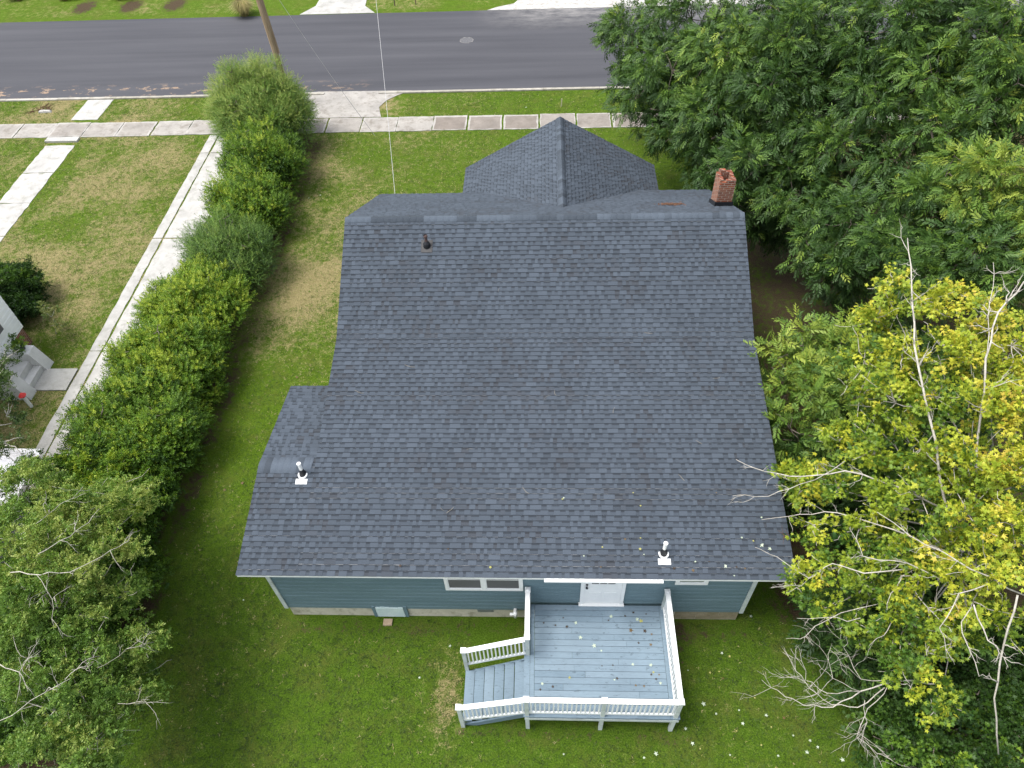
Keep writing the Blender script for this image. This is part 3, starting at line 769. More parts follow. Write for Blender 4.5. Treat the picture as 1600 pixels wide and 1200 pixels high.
# ------------------------------------------------------------------ deck
deck = empty('deck', (1.3, 7.0, 0), 'raised pale blue wooden deck with white railings and side steps behind the house', 'deck')
DT = 1.02; DX0, DX1, DY0, DY1 = -.50, 3.17, 5.52, 8.33
fl_ = MB(); y = DY0-.02; r = random.Random(2)
while y < DY1-.02:
    y1_ = min(y+.150, DY1); j = r.uniform(0.2, 0.8)
    xj = -.27+j*3.2
    fl_.cur = r.random(); fl_.box(-.27, xj-.002, y, y1_, DT-.03, DT+r.uniform(-.002, .002))
    fl_.cur = r.random()*.6+.2; fl_.box(xj+.002, 2.98, y, y1_, DT-.03, DT+r.uniform(-.002, .002))
    y += .158
for (a, b_) in ((DX0-.03, -.385), (-.38, -.277), (2.987, 3.09), (3.095, DX1+.03)):
    fl_.cur = .6; fl_.box(a, b_, DY0-.02, DY1, DT-.03, DT+.003)
fl_.build('deck_floor', MAT['deck'], deck, tint=True)
j_ = MB(); 
j_.box(DX0, DX1, DY0+.005, DY0+.04, DT-.17, DT-.035); j_.box(DX0, DX0+.035, DY0+.04, DY1, DT-.22, DT-.035); j_.box(DX1-.035, DX1, DY0+.04, DY1, DT-.22, DT-.035)
for k in range(8): xx = DX0+.4+k*.41; j_.box(xx, xx+.04, DY0+.05, DY1-.01, DT-.21, DT-.035)
j_.cur = .5; j_.build('joist_frame', MAT['deck'], deck, tint=True)
sk = MB(); sk.box(DX0, DX1+.02, DY0-.012, DY0+.003, DT-.26, DT-.15)
sk.build('skirt_board', MAT['offwhite'], deck)
RT = 2.06
def post(x, y, z0, z1, s=.095):
    p = MB(); p.box(x-s/2, x+s/2, y-s/2, y+s/2, z0, z1); 
    o = p.build('post', MAT['offwhite'], deck)
    c = MB(); t = s*.5+.022; c.box(x-t, x+t, y-t, y+t, z1, z1+.035); c.hexa([(x-t*.8, y-t*.8, z1+.035), (x+t*.8, y-t*.8, z1+.035), (x+t*.8, y+t*.8, z1+.035), (x-t*.8, y+t*.8, z1+.035), (x-.02, y-.02, z1+.055), (x+.02, y-.02, z1+.055), (x+.02, y+.02, z1+.055), (x-.02, y+.02, z1+.055)])
    c.build('post_cap', MAT['white'], o)
PY = 5.565
post(-.44, PY, 0, RT+.0); post(1.36, PY, 0, RT+.0); post(3.09, PY, 0, RT+.0)
post(-.44, 7.02, 0, RT); post(-.44, 8.28, DT, RT-.08); post(3.09, 8.27, DT, RT-.1)
post(-2.06, PY, 0, 1.42); post(-2.04, 6.92, 0, 1.42)
def rail(a, b_, n_, zt=0.0):
    a = Vector(a); b_ = Vector(b_)
    m_ = MB(); m_.bar(a, b_, .12, .035); m_.bar(a-Vector((0, 0, .055)), b_-Vector((0, 0, .055)), .04, .07)
    m_.build('top_rail', MAT['white'], deck)
    m2 = MB(); dz = Vector((0, 0, .86)); m2.bar(a-dz, b_-dz, .04, .085); m2.build('bottom_rail', MAT['white'], deck)
    for i in range(n_):
        t = (i+.5)/n_; p = a.lerp(b_, t); q = MB(); s = .017
        q.box(p.x-s, p.x+s, p.y-s, p.y+s, p.z-.84, p.z-.06); q.build('baluster', MAT['white'], deck)
zr = RT-.03
rail((-.39, PY, zr), (1.31, PY, zr), 16); rail((1.41, PY, zr), (3.04, PY, zr), 15)
rail((3.09, 5.62, zr), (3.09, 8.22, zr-.04), 23); rail((-.44, 7.07, zr), (-.44, 8.23, zr-.04), 10)
rail((-2.0, PY, 1.40), (-.49, PY, zr-.02), 15); rail((-1.99, 6.92, 1.40), (-.49, 6.99, zr-.02), 15)
r = random.Random(9)
for k in range(6):
    x1_ = DX0-.02-k*.262; z = DT-.14*(k+1)+.02
    s = MB(); s.cur = r.uniform(.1, .8); s.box(x1_-.243, x1_-.004, 5.62, 6.87, z-.04, z); s.build('stair_tread', MAT['deck'], deck, tint=True)
for yy in (5.60, 6.90):
    st = MB(); st.cur = .3; st.hexa([(-2.1, yy-.02, 0), (-1.7, yy-.02, 0), (-.5, yy-.02, DT-.3), (-.5, yy-.02, DT-.04)] + [(-2.1, yy+.02, 0), (-1.7, yy+.02, 0), (-.5, yy+.02, DT-.3), (-.5, yy+.02, DT-.04)])
    st.build('stringer', MAT['deck'], deck, tint=True)

# ------------------------------------------------------------------ foliage engine
def T_spray(nl=11, L=.42, leaf=.17, wdt=.050, seed=0, curve=.12):
    """compound pinnate leaf: pairs of narrow leaflets on a drooping stalk. triangles"""
    r = random.Random(seed); V = []; F = []
    for i in range(nl):
        t = .2+.8*(i//2*2+1)/nl; s = 1 if i % 2 else -1
        if i == nl-1: ang = 0; t = 1
        else: ang = s*math.radians(r.uniform(38, 62))
        bx, bz = L*t, -curve*t*t
        l = leaf*r.uniform(.8, 1.15)*(1-.25*abs(t-.6)); dx, dy = math.cos(ang), math.sin(ang)
        dz = -.35+r.uniform(-.15, .15)
        q = np.array([bx, 0, bz]); d = np.array([dx, dy, dz]); d /= np.linalg.norm(d); sd_ = np.cross(d, [0, 0, 1]); sd_ /= np.linalg.norm(sd_)
        i0 = len(V)
        V += [q, q+d*l*.45+sd_*wdt*.5+[0, 0, .012], q+d*l, q+d*l*.45-sd_*wdt*.5+[0, 0, .012]]
        F += [(i0, i0+1, i0+2), (i0, i0+2, i0+3)]
    return np.array(V), np.array(F)
def T_maple(s=.15, seed=0):
    r = random.Random(seed)
    ang = [-150, -118, -78, -52, -28, -14, 0, 14, 28, 52, 78, 118, 150]
    rad = [.35, .62, .38, .92, .45, .62, 1.05, .62, .45, .92, .38, .62, .35]
    V = [np.array([0, 0, 0.])]
    for a, q in zip(ang, rad):
        a = math.radians(a); q *= r.uniform(.9, 1.1)
        V.append(np.array([math.cos(a)*q*s*.55+s*.1, math.sin(a)*q*s*.6, -.16*q*q*s+r.uniform(-.01, .01)]))
    F = [(0, i, i+1) for i in range(1, len(ang))]
    return np.array(V), np.array(F)
def T_cluster(T, k, spread, seed):
    r = np.random.default_rng(seed); Vs = []; Fs = []; o = 0
    for i in range(k):
        a = r.uniform(0, 2*math.pi); el = r.uniform(-.3, .7)
        d = np.array([math.cos(a)*math.cos(el), math.sin(a)*math.cos(el), math.sin(el)])
        x = d+r.normal(0, .25, 3); x[2] -= .35; x /= np.linalg.norm(x)
        y_ = np.cross([0, 0, 1], x); y_ /= np.linalg.norm(y_)+1e-6; z_ = np.cross(x, y_)
        R_ = np.stack([x, y_, z_], 0); V, F = T
        Vs.append(V*r.uniform(.7, 1.2)@R_+d*spread*r.uniform(.2, 1)); Fs.append(F+o); o += len(V)
    return np.concatenate(Vs), np.concatenate(Fs)
def T_shoot(nl=12, L=.22, leaf=.065, wdt=.032, seed=0):
    """upright leafy shoot"""
    r = random.Random(seed); V = []; F = []
    for i in range(nl):
        t = (i+1)/nl; a = i*2.4+r.uniform(-.3, .3); up = .35+.5*t
        d = np.array([up, math.cos(a)*.85, math.sin(a)*.85]); d /= np.linalg.norm(d); q = np.array([L*t, 0, 0])
        sd_ = np.cross(d, [1, 0, 0]); sd_ /= np.linalg.norm(sd_)+1e-6; l = leaf*r.uniform(.75, 1.2); i0 = len(V)
        V += [q, q+d*l*.5+sd_*wdt*.5, q+d*l, q+d*l*.5-sd_*wdt*.5]; F += [(i0, i0+1, i0+2), (i0, i0+2, i0+3)]
    return np.array(V), np.array(F)
def instance(T, pos, xd, rollv, sc, tint):
    V, F = T; n_ = len(pos)
    x = xd/np.linalg.norm(xd, axis=1, keepdims=True)
    ref = np.tile([[0, 0, 1.]], (n_, 1)); y_ = np.cross(ref, x); ly = np.linalg.norm(y_, axis=1, keepdims=True)
    y_ = np.where(ly > .05, y_/np.maximum(ly, 1e-6), np.array([[1., 0, 0]])); z_ = np.cross(x, y_)
    c, s = np.cos(rollv)[:, None], np.sin(rollv)[:, None]; y2 = y_*c+z_*s; z2 = -y_*s+z_*c
    W = pos[:, None, :]+sc[:, None, None]*(V[None, :, 0:1]*x[:, None, :]+V[None, :, 1:2]*y2[:, None, :]+V[None, :, 2:3]*z2[:, None, :])
    FF = F[None]+(np.arange(n_)*len(V))[:, None, None]
    return W.reshape(-1, 3), FF.reshape(-1, 3), np.repeat(tint, len(V))
def crown_mesh(name, batches, mat, parent):
    Vs, Fs, Ts = [], [], []; o = 0
    for (V, F, t) in batches: Vs.append(V); Fs.append(F+o); Ts.append(t); o += len(V)
    me = np_mesh(name, np.concatenate(Vs), np.concatenate(Fs), [('tint', 'POINT', 'FLOAT', np.concatenate(Ts))])
    return link(name, me, mat, parent)
def unit(r, n_, zb=0.0):
    v_ = r.normal(0, 1, (n_, 3)); v_[:, 2] += zb; return v_/np.linalg.norm(v_, axis=1, keepdims=True)
def lobe_foliage(lobes, templates, dens, r, sub=.42, droop=.35, up=0.0, tint_sd=.13, roll=.6, fill=.55, szr=(.8, 1.2), nsub=1.3, lobe_sd=.03):
    """lobes: (centre, radius, tint). two-level clumps: lobe -> sub-clumps -> sprays"""
    out = []; subs = []
    for c, R, tb in lobes:
        c = np.array(c, float); tb = tb+r.normal(0, lobe_sd)
        ns = max(5, int(11*(R/1.0)**1.4)+3)
        ns = int(min(ns, 46)*nsub)
        d = unit(r, ns, .35); rr = R*(fill+(1-fill)*r.random(ns)**.5)
        sc_ = c+d*rr[:, None]*np.array([1, 1, .85]); rs = R*sub*r.uniform(.6, 1.15, ns)*(1.0 if R < 1.4 else 1.4/R*1.05)
        for k in range(ns):
            m_ = max(4, int(dens*rs[k]**2*14)); dd = unit(r, m_, .45)
            p = sc_[k]+dd*(rs[k]*r.uniform(.45, 1.0, m_))[:, None]*np.array([1, 1, .75])
            xd = dd*.7+d[k]*.5+r.normal(0, .35, (m_, 3)); xd[:, 2] += up-droop
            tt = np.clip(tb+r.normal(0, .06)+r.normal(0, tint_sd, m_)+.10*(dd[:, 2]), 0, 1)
            for ti in range(len(templates)):
                sel = np.arange(m_) % len(templates) == ti
                if sel.any(): out.append(instance(templates[ti], p[sel], xd[sel], r.normal(0, roll, sel.sum()), r.uniform(szr[0], szr[1], sel.sum()), tt[sel]))
            subs.append((c, sc_[k]))
    return out, subs
def limb(mb, a, b_, r0, r1, r, wob=.12, k=7, seg=6, sag=0.0):
    a = np.array(a, float); b_ = np.array(b_, float); L = np.linalg.norm(b_-a); pts = []
    off = np.zeros(3)
    for i in range(k):
        t = i/(k-1); off = off*.7+r.normal(0, wob*L/k, 3); pts.append(a+(b_-a)*t+off*min(1, 4*t*(1.2-t))+np.array([0, 0, sag*4*t*(1-t)]))
    mb.tube([tuple(p) for p in pts], [r0+(r1-r0)*i/(k-1) for i in range(k)], seg)
    return pts
def tree(name, base, fork, lobes, templates, mat, bark, dens, label, cat, group=None, seed=1, tr=.2, twigs=.5, twig_r=.012, under=False, lr=1.0, ush=1.0, poke=0.0, **kw):
    r = np.random.default_rng(seed)
    root = empty(name, tuple(base), label, cat, group)
    tops = list(lobes)
    if under:
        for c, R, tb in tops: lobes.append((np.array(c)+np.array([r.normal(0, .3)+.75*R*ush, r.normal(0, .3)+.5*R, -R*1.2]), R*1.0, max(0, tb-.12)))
    B, subs = lobe_foliage(lobes, templates, dens, r, **kw)
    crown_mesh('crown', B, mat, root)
    tm_ = MB(); limb(tm_, (base[0], base[1], -.05), fork, tr, tr*.6, r, .04, 6, 10)
    for c, R, tb in tops:
        pts = limb(tm_, fork, np.array(c)-[0, 0, R*.5], tr*.42*lr, tr*.12*lr, r, .16, 8, 6)
    tt = tm_
    for (c, s_) in subs:
        if r.random() < twigs: limb(tt, c, s_+(s_-c)*r.uniform(0, 1)*poke, twig_r*1.6, twig_r*.5, r, .25, 6, 5)
    tt.build('trunk', bark, root, smooth=True)
    return root
def px_lobes(rows, jitter=0.0):
    out = []
    for (x, y, z, rp, tint) in rows:
        p = at(x, y, z); depth = (p-CAM)@_f
        out.append((p, rp*depth/FPX, tint))
    return out

SPRAY = [T_spray(9 + 2*(s % 3), .30+.05*s, .15+.01*s, .042+.003*s, seed=s) for s in range(6)]
MAPLE = [T_cluster(T_maple(.115, seed=s), 10, .15, s) for s in range(4)]
SHOOT = [T_shoot(seed=s) for s in range(4)]
FEATHER = [T_shoot(16, .30, .045, .018, seed=s+9) for s in range(3)]
OVAL = [T_cluster(T_shoot(9, .14, .06, .034, seed=s), 2, .06, s) for s in range(3)]
G_pecan = leaf_mat('pecan_leaf', [(0, (0.020, 0.050, 0.012)), (.45, (0.050, 0.110, 0.022)), (.75, (0.130, 0.230, 0.034)), (1, (0.28, 0.35, 0.05))])
G_maple = leaf_mat('maple_leaf', [(0, (0.03, 0.085, 0.015)), (.35, (0.09, 0.18, 0.02)), (.6, (0.30, 0.38, 0.028)), (.8, (0.50, 0.50, 0.045)), (1, (0.56, 0.44, 0.06))])
G_hedge = leaf_mat('hedge_leaf', [(0, (0.018, 0.050, 0.010)), (.4, (0.048, 0.110, 0.014)), (.7, (0.135, 0.250, 0.020)), (1, (0.31, 0.39, 0.035))])
G_soft = leaf_mat('soft_green_leaf', [(0, (0.022, 0.052, 0.016)), (.4, (0.062, 0.130, 0.024)), (.75, (0.160, 0.275, 0.045)), (1, (0.31, 0.37, 0.09))])
G_olive = leaf_mat('olive_leaf', [(0, (0.022, 0.045, 0.015)), (.4, (0.060, 0.105, 0.028)), (.75, (0.135, 0.20, 0.055)), (1, (0.30, 0.31, 0.11))])

# ---- hedge row between the lots
def bush(name, x, y, w_, l_, h_, tint, mat, temps, dens, label, cat='shrub', group=None, seed=1, up=.5, base_z=0.0, twigs=.15, proud=1.2, pr=(.07, .13), **kw):
    r = np.random.default_rng(seed); lobes = []
    n_ = max(6, int(w_*l_*1.6))
    for i in range(n_):
        a = r.uniform(0, 6.28); q = math.sqrt(r.uniform(0, 1)); px_ = x+math.cos(a)*q*w_*.36; py_ = y+math.sin(a)*q*l_*.36
        R = min(w_, l_)*r.uniform(.15, .30); lobes.append(((px_, py_, max(R*.6, (h_-R)*(1-.35*q*q)*r.uniform(.72, 1.08))), R, tint+r.normal(0, .08)))
    for i in range(int(n_*proud)):      # shoots standing proud of the mass
        a = r.uniform(0, 6.28); q = math.sqrt(r.uniform(0, 1)); R = min(w_, l_)*r.uniform(*pr)
        lobes.append(((x+math.cos(a)*q*w_*.46, y+math.sin(a)*q*l_*.46, h_*(1-.4*q*q)*r.uniform(.85, 1.12)), R, tint+.1+r.normal(0, .08)))
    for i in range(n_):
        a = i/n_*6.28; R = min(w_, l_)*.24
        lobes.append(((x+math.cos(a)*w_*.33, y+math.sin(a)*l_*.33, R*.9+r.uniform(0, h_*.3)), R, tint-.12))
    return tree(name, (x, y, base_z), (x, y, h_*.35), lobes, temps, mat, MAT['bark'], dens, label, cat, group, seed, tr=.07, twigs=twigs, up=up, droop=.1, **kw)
HG = 'shrubs of the hedge row beside the driveway'
bush('tall_shrub', -13.6, 32.9, 4.3, 4.0, 3.8, .72, G_soft, FEATHER, 24, 'tall feathery olive green shrub beside the sidewalk and utility pole', seed=3, proud=2.2, pr=(.07, .17))
bush('shrub', -12.75, 29.4, 3.2, 3.6, 2.9, .56, G_hedge, SHOOT, 26, 'dark green hedge shrub directly behind the tall feathery shrub', group=HG, seed=4)
bush('shrub', -12.8, 26.2, 3.1, 3.8, 2.6, .62, G_hedge, SHOOT, 26, 'dense green hedge shrub, second behind the tall feathery one', group=HG, seed=5)
bush('shrub', -12.6, 22.8, 3.2, 3.8, 2.5, .52, G_soft, FEATHER, 26, 'fine leaved grey green hedge shrub at the middle of the row', group=HG, seed=6)
bush('shrub', -12.9, 19.6, 3.2, 3.9, 2.6, .76, G_hedge, SHOOT, 26, 'bright yellow green hedge shrub beside the dry spot in the lawn', group=HG, seed=7)
bush('shrub', -13.05, 16.8, 3.3, 3.7, 2.5, .72, G_hedge, SHOOT, 26, 'bright green hedge shrub opposite the neighbour\'s side path', group=HG, seed=8)
bush('shrub', -13.1, 14.1, 3.6, 3.7, 2.4, .62, G_hedge, SHOOT, 26, 'medium green hedge shrub overhanging the end of the driveway', group=HG, seed=9)
bush('shrub', -13.1, 11.5, 3.8, 3.6, 2.6, .56, G_hedge, OVAL, 24, 'dark hedge shrub beside the corrugated carport roof', group=HG, seed=10)
bush('shrub', -12.8, 9.0, 3.4, 3.4, 2.3, .50, G_hedge, OVAL, 24, 'dark low hedge shrub under the pale limbed tree', group=HG, seed=11)
bush('shrub', -13.0, 6.3, 3.4, 3.4, 2.2, .45, G_hedge, OVAL, 22, 'dark hedge shrub at the bottom left corner of the yard', group=HG, seed=12)
bush('round_bush', -21.2, 21.0, 2.8, 2.8, 1.9, .18, G_hedge, OVAL, 30, 'dark rounded bush at the corner of the white neighbouring house', seed=14)

# ---- pale limbed tree at lower left
rows = [(150, 800, 4.6, 62, .50), (225, 790, 4.2, 40, .62), (90, 850, 4.9, 70, .48), (175, 870, 4.6, 52, .60), (60, 760, 4.2, 50, .45), (205, 925, 3.8, 40, .45), (60, 930, 4.8, 75, .38), (140, 960, 4.2, 60, .40),
        (60, 1030, 4.4, 75, .33), (150, 1040, 4.0, 55, .36), (230, 1010, 3.6, 42, .42), (100, 1110, 4.2, 75, .33), (190, 1110, 3.6, 55, .33), (20, 830, 5.0, 50, .4), (245, 1070, 3.2, 40, .36), (150, 1170, 3.6, 60, .3)]
rows = [(a_-14, b_, c_-.2, d_*.92, t_+.34) for (a_, b_, c_, d_, t_) in rows]
lt = tree('pale_limbed_tree', (-13.2, 7.6, 0), (-12.3, 7.4, 2.0), px_lobes(rows), OVAL, G_soft, MAT['pale_bark'], 20, 'airy green tree with pale grey limbs left of the back lawn', 'tree', seed=21, tr=.12, twigs=.35, poke=1.0, ush=-1.2, fill=.35, up=.15, twig_r=.006, under=True, lr=.5)
# long bare-looking limbs lying over the crown
lim_k = .48
def px_limb(mb, pts, zs, r0, r1, r, twigs=0, tl=.5, seg=6):
    r0 *= lim_k
    P_ = [at(x, y, z) for (x, y), z in zip(pts, zs)]
    Q = []
    for i in range(len(P_)-1):
        for t in (0, .34, .67): Q.append(P_[i]*(1-t)+P_[i+1]*t+r.normal(0, .02, 3))
    Q.append(P_[-1]); n_ = len(Q)
    mb.tube([tuple(q) for q in Q], [r0+(r1-r0)*i/(n_-1) for i in range(n_)], seg)
    for k in range(twigs):
        i = r.integers(n_//3, n_-1); d = Q[min(i+1, n_-1)]-Q[i-1]; d /= np.linalg.norm(d)+1e-6
        e_ = d*r.uniform(.3, .9)+unit(r, 1)[0]*.7; e_ /= np.linalg.norm(e_); l = tl*r.uniform(.4, 1.1)
        p1 = Q[i]+e_*l
        pts2 = limb(mb, Q[i], p1, r1*.9+.002, .0022, r, .25, 5, 4)
        for j in range(2):
            f = unit(r, 1)[0]*.6+e_; f /= np.linalg.norm(f); limb(mb, pts2[2+j], np.array(pts2[2+j])+f*l*.5, r1*.4+.002, .0016, r, .25, 4, 4)
r = np.random.default_rng(5); bl = MB()
px_limb(bl, [(15, 893), (60, 898), (110, 893), (160, 868), (200, 845)], [5.2, 5.3, 5.3, 5.2, 5.0], .035*.7, .008*.6, r, 5)
px_limb(bl, [(60, 865), (95, 845), (130, 825), (155, 795)], [5.5, 5.5, 5.3, 5.2], .028*.7, .008*.6, r, 6)
px_limb(bl, [(35, 835), (75, 805), (105, 785), (130, 760)], [5.3, 5.3, 5.2, 5.0], .025*.7, .007*.6, r, 5)
px_limb(bl, [(58, 897), (80, 935), (85, 980)], [5.3, 5.2, 5.0], .016*.7, .005*.6, r, 5)
px_limb(bl, [(100, 1062), (130, 1035), (155, 1025)], [5.0, 5.0, 4.8], .022*.7, .006*.6, r, 6)
px_limb(bl, [(0, 1128), (50, 1095), (110, 1060)], [4.8, 5.0, 5.0], .02*.7, .01*.6, r, 3)
px_limb(bl, [(185, 1098), (225, 1097), (240, 1100)], [4.0, 4.0, 4.0], .015*.7, .005*.6, r, 6)
px_limb(bl, [(0, 1040), (30, 1050), (50, 1025)], [5.0, 5.0, 5.0], .03*.7, .01*.6, r, 5)
px_limb(bl, [(150, 1045), (200, 1015), (240, 1003)], [4.3, 4.2, 4.0], .012*.7, .004*.6, r, 6)
bl.build('bare_limb', MAT['pale_bark'], lt, smooth=True)
# overhanging twigs near the neighbour's stoop
rows = [(8, 560, 3.6, 24, .45), (14, 600, 3.6, 22, .5), (8, 690, 3.4, 30, .4), (30, 745, 3.4, 26, .45), (10, 650, 3.2, 26, .3), (-30, 620, 3.6, 40, .4), (0, 790, 3.4, 34, .4), (50, 720, 3.2, 20, .5)]
tree('young_tree', (-19.0, 13.0, 0), (-18.0, 13.4, 2.2), px_lobes(rows), OVAL, G_olive, MAT['pale_bark'], 14, 'sparse young tree hanging over the neighbour\'s stoop and carport', 'tree', seed=22, tr=.07, twigs=.8, fill=.3)

# ---- big trees at right
rows = [(990, 60, 5.2, 50, .48), (1000, 150, 4.4, 45, .42), (1050, 110, 5.6, 60, .50), (1080, 30, 6.6, 60, .52), (1060, 210, 4.0, 42, .40), (1120, 190, 5.0, 62, .45), (1130, 90, 6.6, 65, .52), (1180, 20, 7.4, 62, .46),
        (1110, 265, 3.9, 45, .33), (1180, 265, 4.6, 60, .42), (1200, 140, 6.6, 60, .40), (1230, 60, 7.8, 60, .42), (1250, 210, 5.6, 55, .38), (1300, 20, 8.2, 65, .36), (1170, 330, 3.2, 42, .30), (1240, 300, 4.2, 55, .42),
        (1330, 90, 7.6, 50, .38), (1370, 160, 7.0, 62, .46), (1400, 50, 8.6, 70, .44), (1460, 120, 8.2, 60, .48), (1490, 30, 9.0, 70, .40), (1560, 60, 9.2, 75, .50), (1590, 130, 8.8, 60, .5), (1400, 250, 6.0, 50, .44), (1310, 240, 5.6, 50, .44), (1480, 210, 7.4, 50, .42), (1540, 170, 8.0, 50, .36), (1650, 60, 9.0, 80, .45)]
tree('large_tree', (13.5, 30.5, 0), (12.8, 29.8, 3.4), px_lobes(rows), SPRAY, G_pecan, MAT['bark'], 16, 'huge dark green tree overhanging the street at the upper right', 'tree', seed=31, tr=.36, twigs=.25, under=True, lr=.7, fill=.4, droop=.5, sub=.34, szr=(.45, .98), tint_sd=.16, nsub=1.4, lobe_sd=.09)
rows = [(1262, 385, 3.9, 38, .40), (1300, 420, 4.2, 46, .42), (1330, 350, 5.2, 60, .42), (1390, 400, 5.4, 58, .40), (1300, 320, 4.8, 45, .36), (1450, 330, 6.4, 65, .50), (1450, 430, 5.8, 55, .42), (1520, 400, 6.6, 62, .45), (1530, 290, 7.6, 62, .74), (1590, 290, 8.0, 55, .82),
        (1580, 370, 7.0, 60, .62), (1590, 450, 6.4, 55, .42), (1480, 270, 7.0, 40, .66), (1650, 350, 7.5, 70, .7)]
tree('leafy_tree', (15.5, 21.0, 0), (14.5, 20.5, 3.0), px_lobes(rows), SPRAY, G_pecan, MAT['bark'], 16, 'green tree with feathery foliage between the huge tree and the yellow maple', 'tree', seed=32, tr=.26, twigs=.2, under=True, lr=.6, fill=.4, droop=.45, sub=.34, szr=(.45, .98), tint_sd=.16, nsub=1.4, lobe_sd=.07)
rows = [(a_, b_, c_, d_, t_+.2) for (a_, b_, c_, d_, t_) in [(1215, 560, 4.4, 36, .66), (1255, 540, 4.4, 42, .55), (1240, 610, 4.2, 50, .58), (1300, 560, 4.6, 48, .45), (1290, 640, 4.2, 55, .50), (1235, 670, 3.6, 42, .50), (1340, 620, 4.4, 48, .45), (1280, 700, 3.4, 40, .38), (1330, 530, 4.6, 40, .55), (1350, 700, 3.8, 45, .35)]]
tree('small_tree', (9.4, 13.6, 0), (8.7, 13.2, 1.8), px_lobes(rows), SPRAY, G_pecan, MAT['bark'], 11, 'bright green small tree brushing the right edge of the roof', 'tree', seed=33, tr=.12, twigs=.2, under=True, lr=.6, fill=.4, droop=.35, sub=.38, szr=(.65, 1.0))
# yellowing maple
rows = [(1395, 440, 7.6, 30, .74), (1440, 470, 7.8, 42, .78), (1370, 500, 7.2, 42, .70), (1350, 560, 6.6, 40, .66), (1410, 560, 7.2, 45, .72), (1470, 540, 7.6, 40, .76), (1540, 480, 7.6, 44, .80), (1580, 540, 7.4, 50, .80), (1520, 560, 7.4, 40, .76),
        (1340, 620, 6.2, 40, .60), (1400, 630, 6.6, 45, .62), (1460, 620, 7.0, 45, .66), (1540, 640, 7.2, 55, .78), (1600, 640, 7.2, 50, .8), (1310, 690, 5.6, 36, .66), (1370, 700, 6.0, 45, .60), (1440, 700, 6.4, 50, .62), (1510, 720, 6.6, 50, .74), (1580, 740, 6.8, 50, .80),
        (1225, 730, 5.2, 24, .72), (1260, 750, 5.2, 34, .64), (1310, 760, 5.2, 38, .62), (1370, 780, 5.6, 42, .60), (1440, 780, 6.0, 48, .56), (1510, 800, 6.2, 50, .68), (1580, 820, 6.4, 50, .82), (1270, 820, 4.6, 28, .62), (1330, 830, 5.0, 32, .58), (1390, 850, 5.2, 42, .62),
        (1260, 900, 4.2, 26, .58), (1300, 890, 4.4, 34, .58), (1345, 910, 4.6, 38, .55), (1410, 900, 5.0, 42, .62), (1470, 870, 5.6, 48, .72), (1540, 880, 6.0, 50, .76), (1290, 950, 3.8, 28, .56), (1330, 970, 3.8, 34, .56), (1395, 960, 4.4, 38, .58), (1450, 950, 4.8, 42, .66), (1520, 940, 5.2, 42, .66),
        (1390, 1020, 3.8, 34, .50), (1450, 1020, 4.2, 36, .58), (1500, 1000, 4.4, 34, .55), (1420, 1070, 3.4, 30, .56), (1460, 1110, 3.0, 26, .52), (1650, 700, 7, 60, .7), (1640, 860, 6.4, 60, .7)]
rows = [(a_, b_, c_, d_*.97, t_-.11) for (a_, b_, c_, d_, t_) in rows]
mt = tree('maple_tree', (12.4, 9.6, 0), (10.6, 9.6, 3.2), px_lobes(rows), MAPLE, G_maple, MAT['pale_bark'], 9.5, 'yellowing maple with pale bare twigs at the right of the house', 'tree', seed=34, tr=.16, twigs=.6, poke=1.1, fill=.2, droop=.2, sub=.40, twig_r=.0075, under=True, lr=.4)
r = np.random.default_rng(6); bl = MB()
px_limb(bl, [(1520, 1000), (1480, 800), (1450, 640), (1430, 540), (1424, 440), (1418, 372)], [3.5, 5.6, 7.2, 8.0, 8.6, 8.9], .075, .010, r, 14, .6)
px_limb(bl, [(1530, 950), (1525, 700), (1540, 560), (1560, 490), (1600, 440)], [4.0, 6.4, 8.0, 8.5, 8.8], .06, .015, r, 12, .6)
px_limb(bl, [(1541, 550), (1550, 470), (1552, 410)], [8.1, 8.5, 8.8], .02, .006, r, 8, .5)
px_limb(bl, [(1480, 800), (1400, 760), (1320, 735), (1255, 745), (1195, 738), (1150, 718)], [5.4, 5.9, 6.0, 5.9, 5.7, 5.6], .045, .006, r, 12, .5)
px_limb(bl, [(1320, 720), (1250, 760), (1200, 775), (1145, 775)], [5.9, 5.6, 5.3, 5.2], .02, .005, r, 6, .45)
px_limb(bl, [(1500, 870), (1400, 830), (1310, 800), (1250, 805), (1190, 812)], [5.2, 5.5, 5.2, 4.9, 4.7], .035, .005, r, 7, .4)
px_limb(bl, [(1500, 900), (1430, 890), (1350, 895), (1300, 880), (1265, 905), (1215, 870), (1180, 855)], [4.9, 5.2, 5.1, 4.8, 4.5, 4.3, 4.2], .035, .004, r, 6, .4)
px_limb(bl, [(1500, 920), (1420, 880), (1350, 870), (1330, 830)], [5.1, 5.5, 5.4, 5.4], .03, .006, r, 8, .4)
px_limb(bl, [(1600, 930), (1520, 890), (1450, 850), (1370, 800)], [5.6, 6.2, 6.4, 6.2], .035, .006, r, 7, .4)
px_limb(bl, [(1560, 900), (1500, 930), (1470, 980), (1480, 1030)], [5.9, 6.0, 5.7, 5.2], .03, .005, r, 6, .35)
px_limb(bl, [(1520, 945), (1545, 1000), (1570, 1030), (1600, 1040)], [5.8, 5.6, 5.4, 5.2], .03, .006, r, 7, .35)
px_limb(bl, [(1515, 950), (1500, 990), (1530, 1055), (1545, 1058)], [5.7, 5.5, 5.2, 5.1], .02, .005, r, 5, .3)
px_limb(bl, [(1345, 970), (1290, 965), (1245, 966)], [4.3, 4.0, 3.8], .016, .004, r, 5, .3)
px_limb(bl, [(1380, 940), (1285, 970), (1260, 995), (1228, 998)], [4.4, 4.0, 3.7, 3.5], .018, .004, r, 4, .3)
px_limb(bl, [(1300, 880), (1250, 912), (1205, 918)], [4.5, 4.3, 4.1], .014, .004, r, 5, .3)
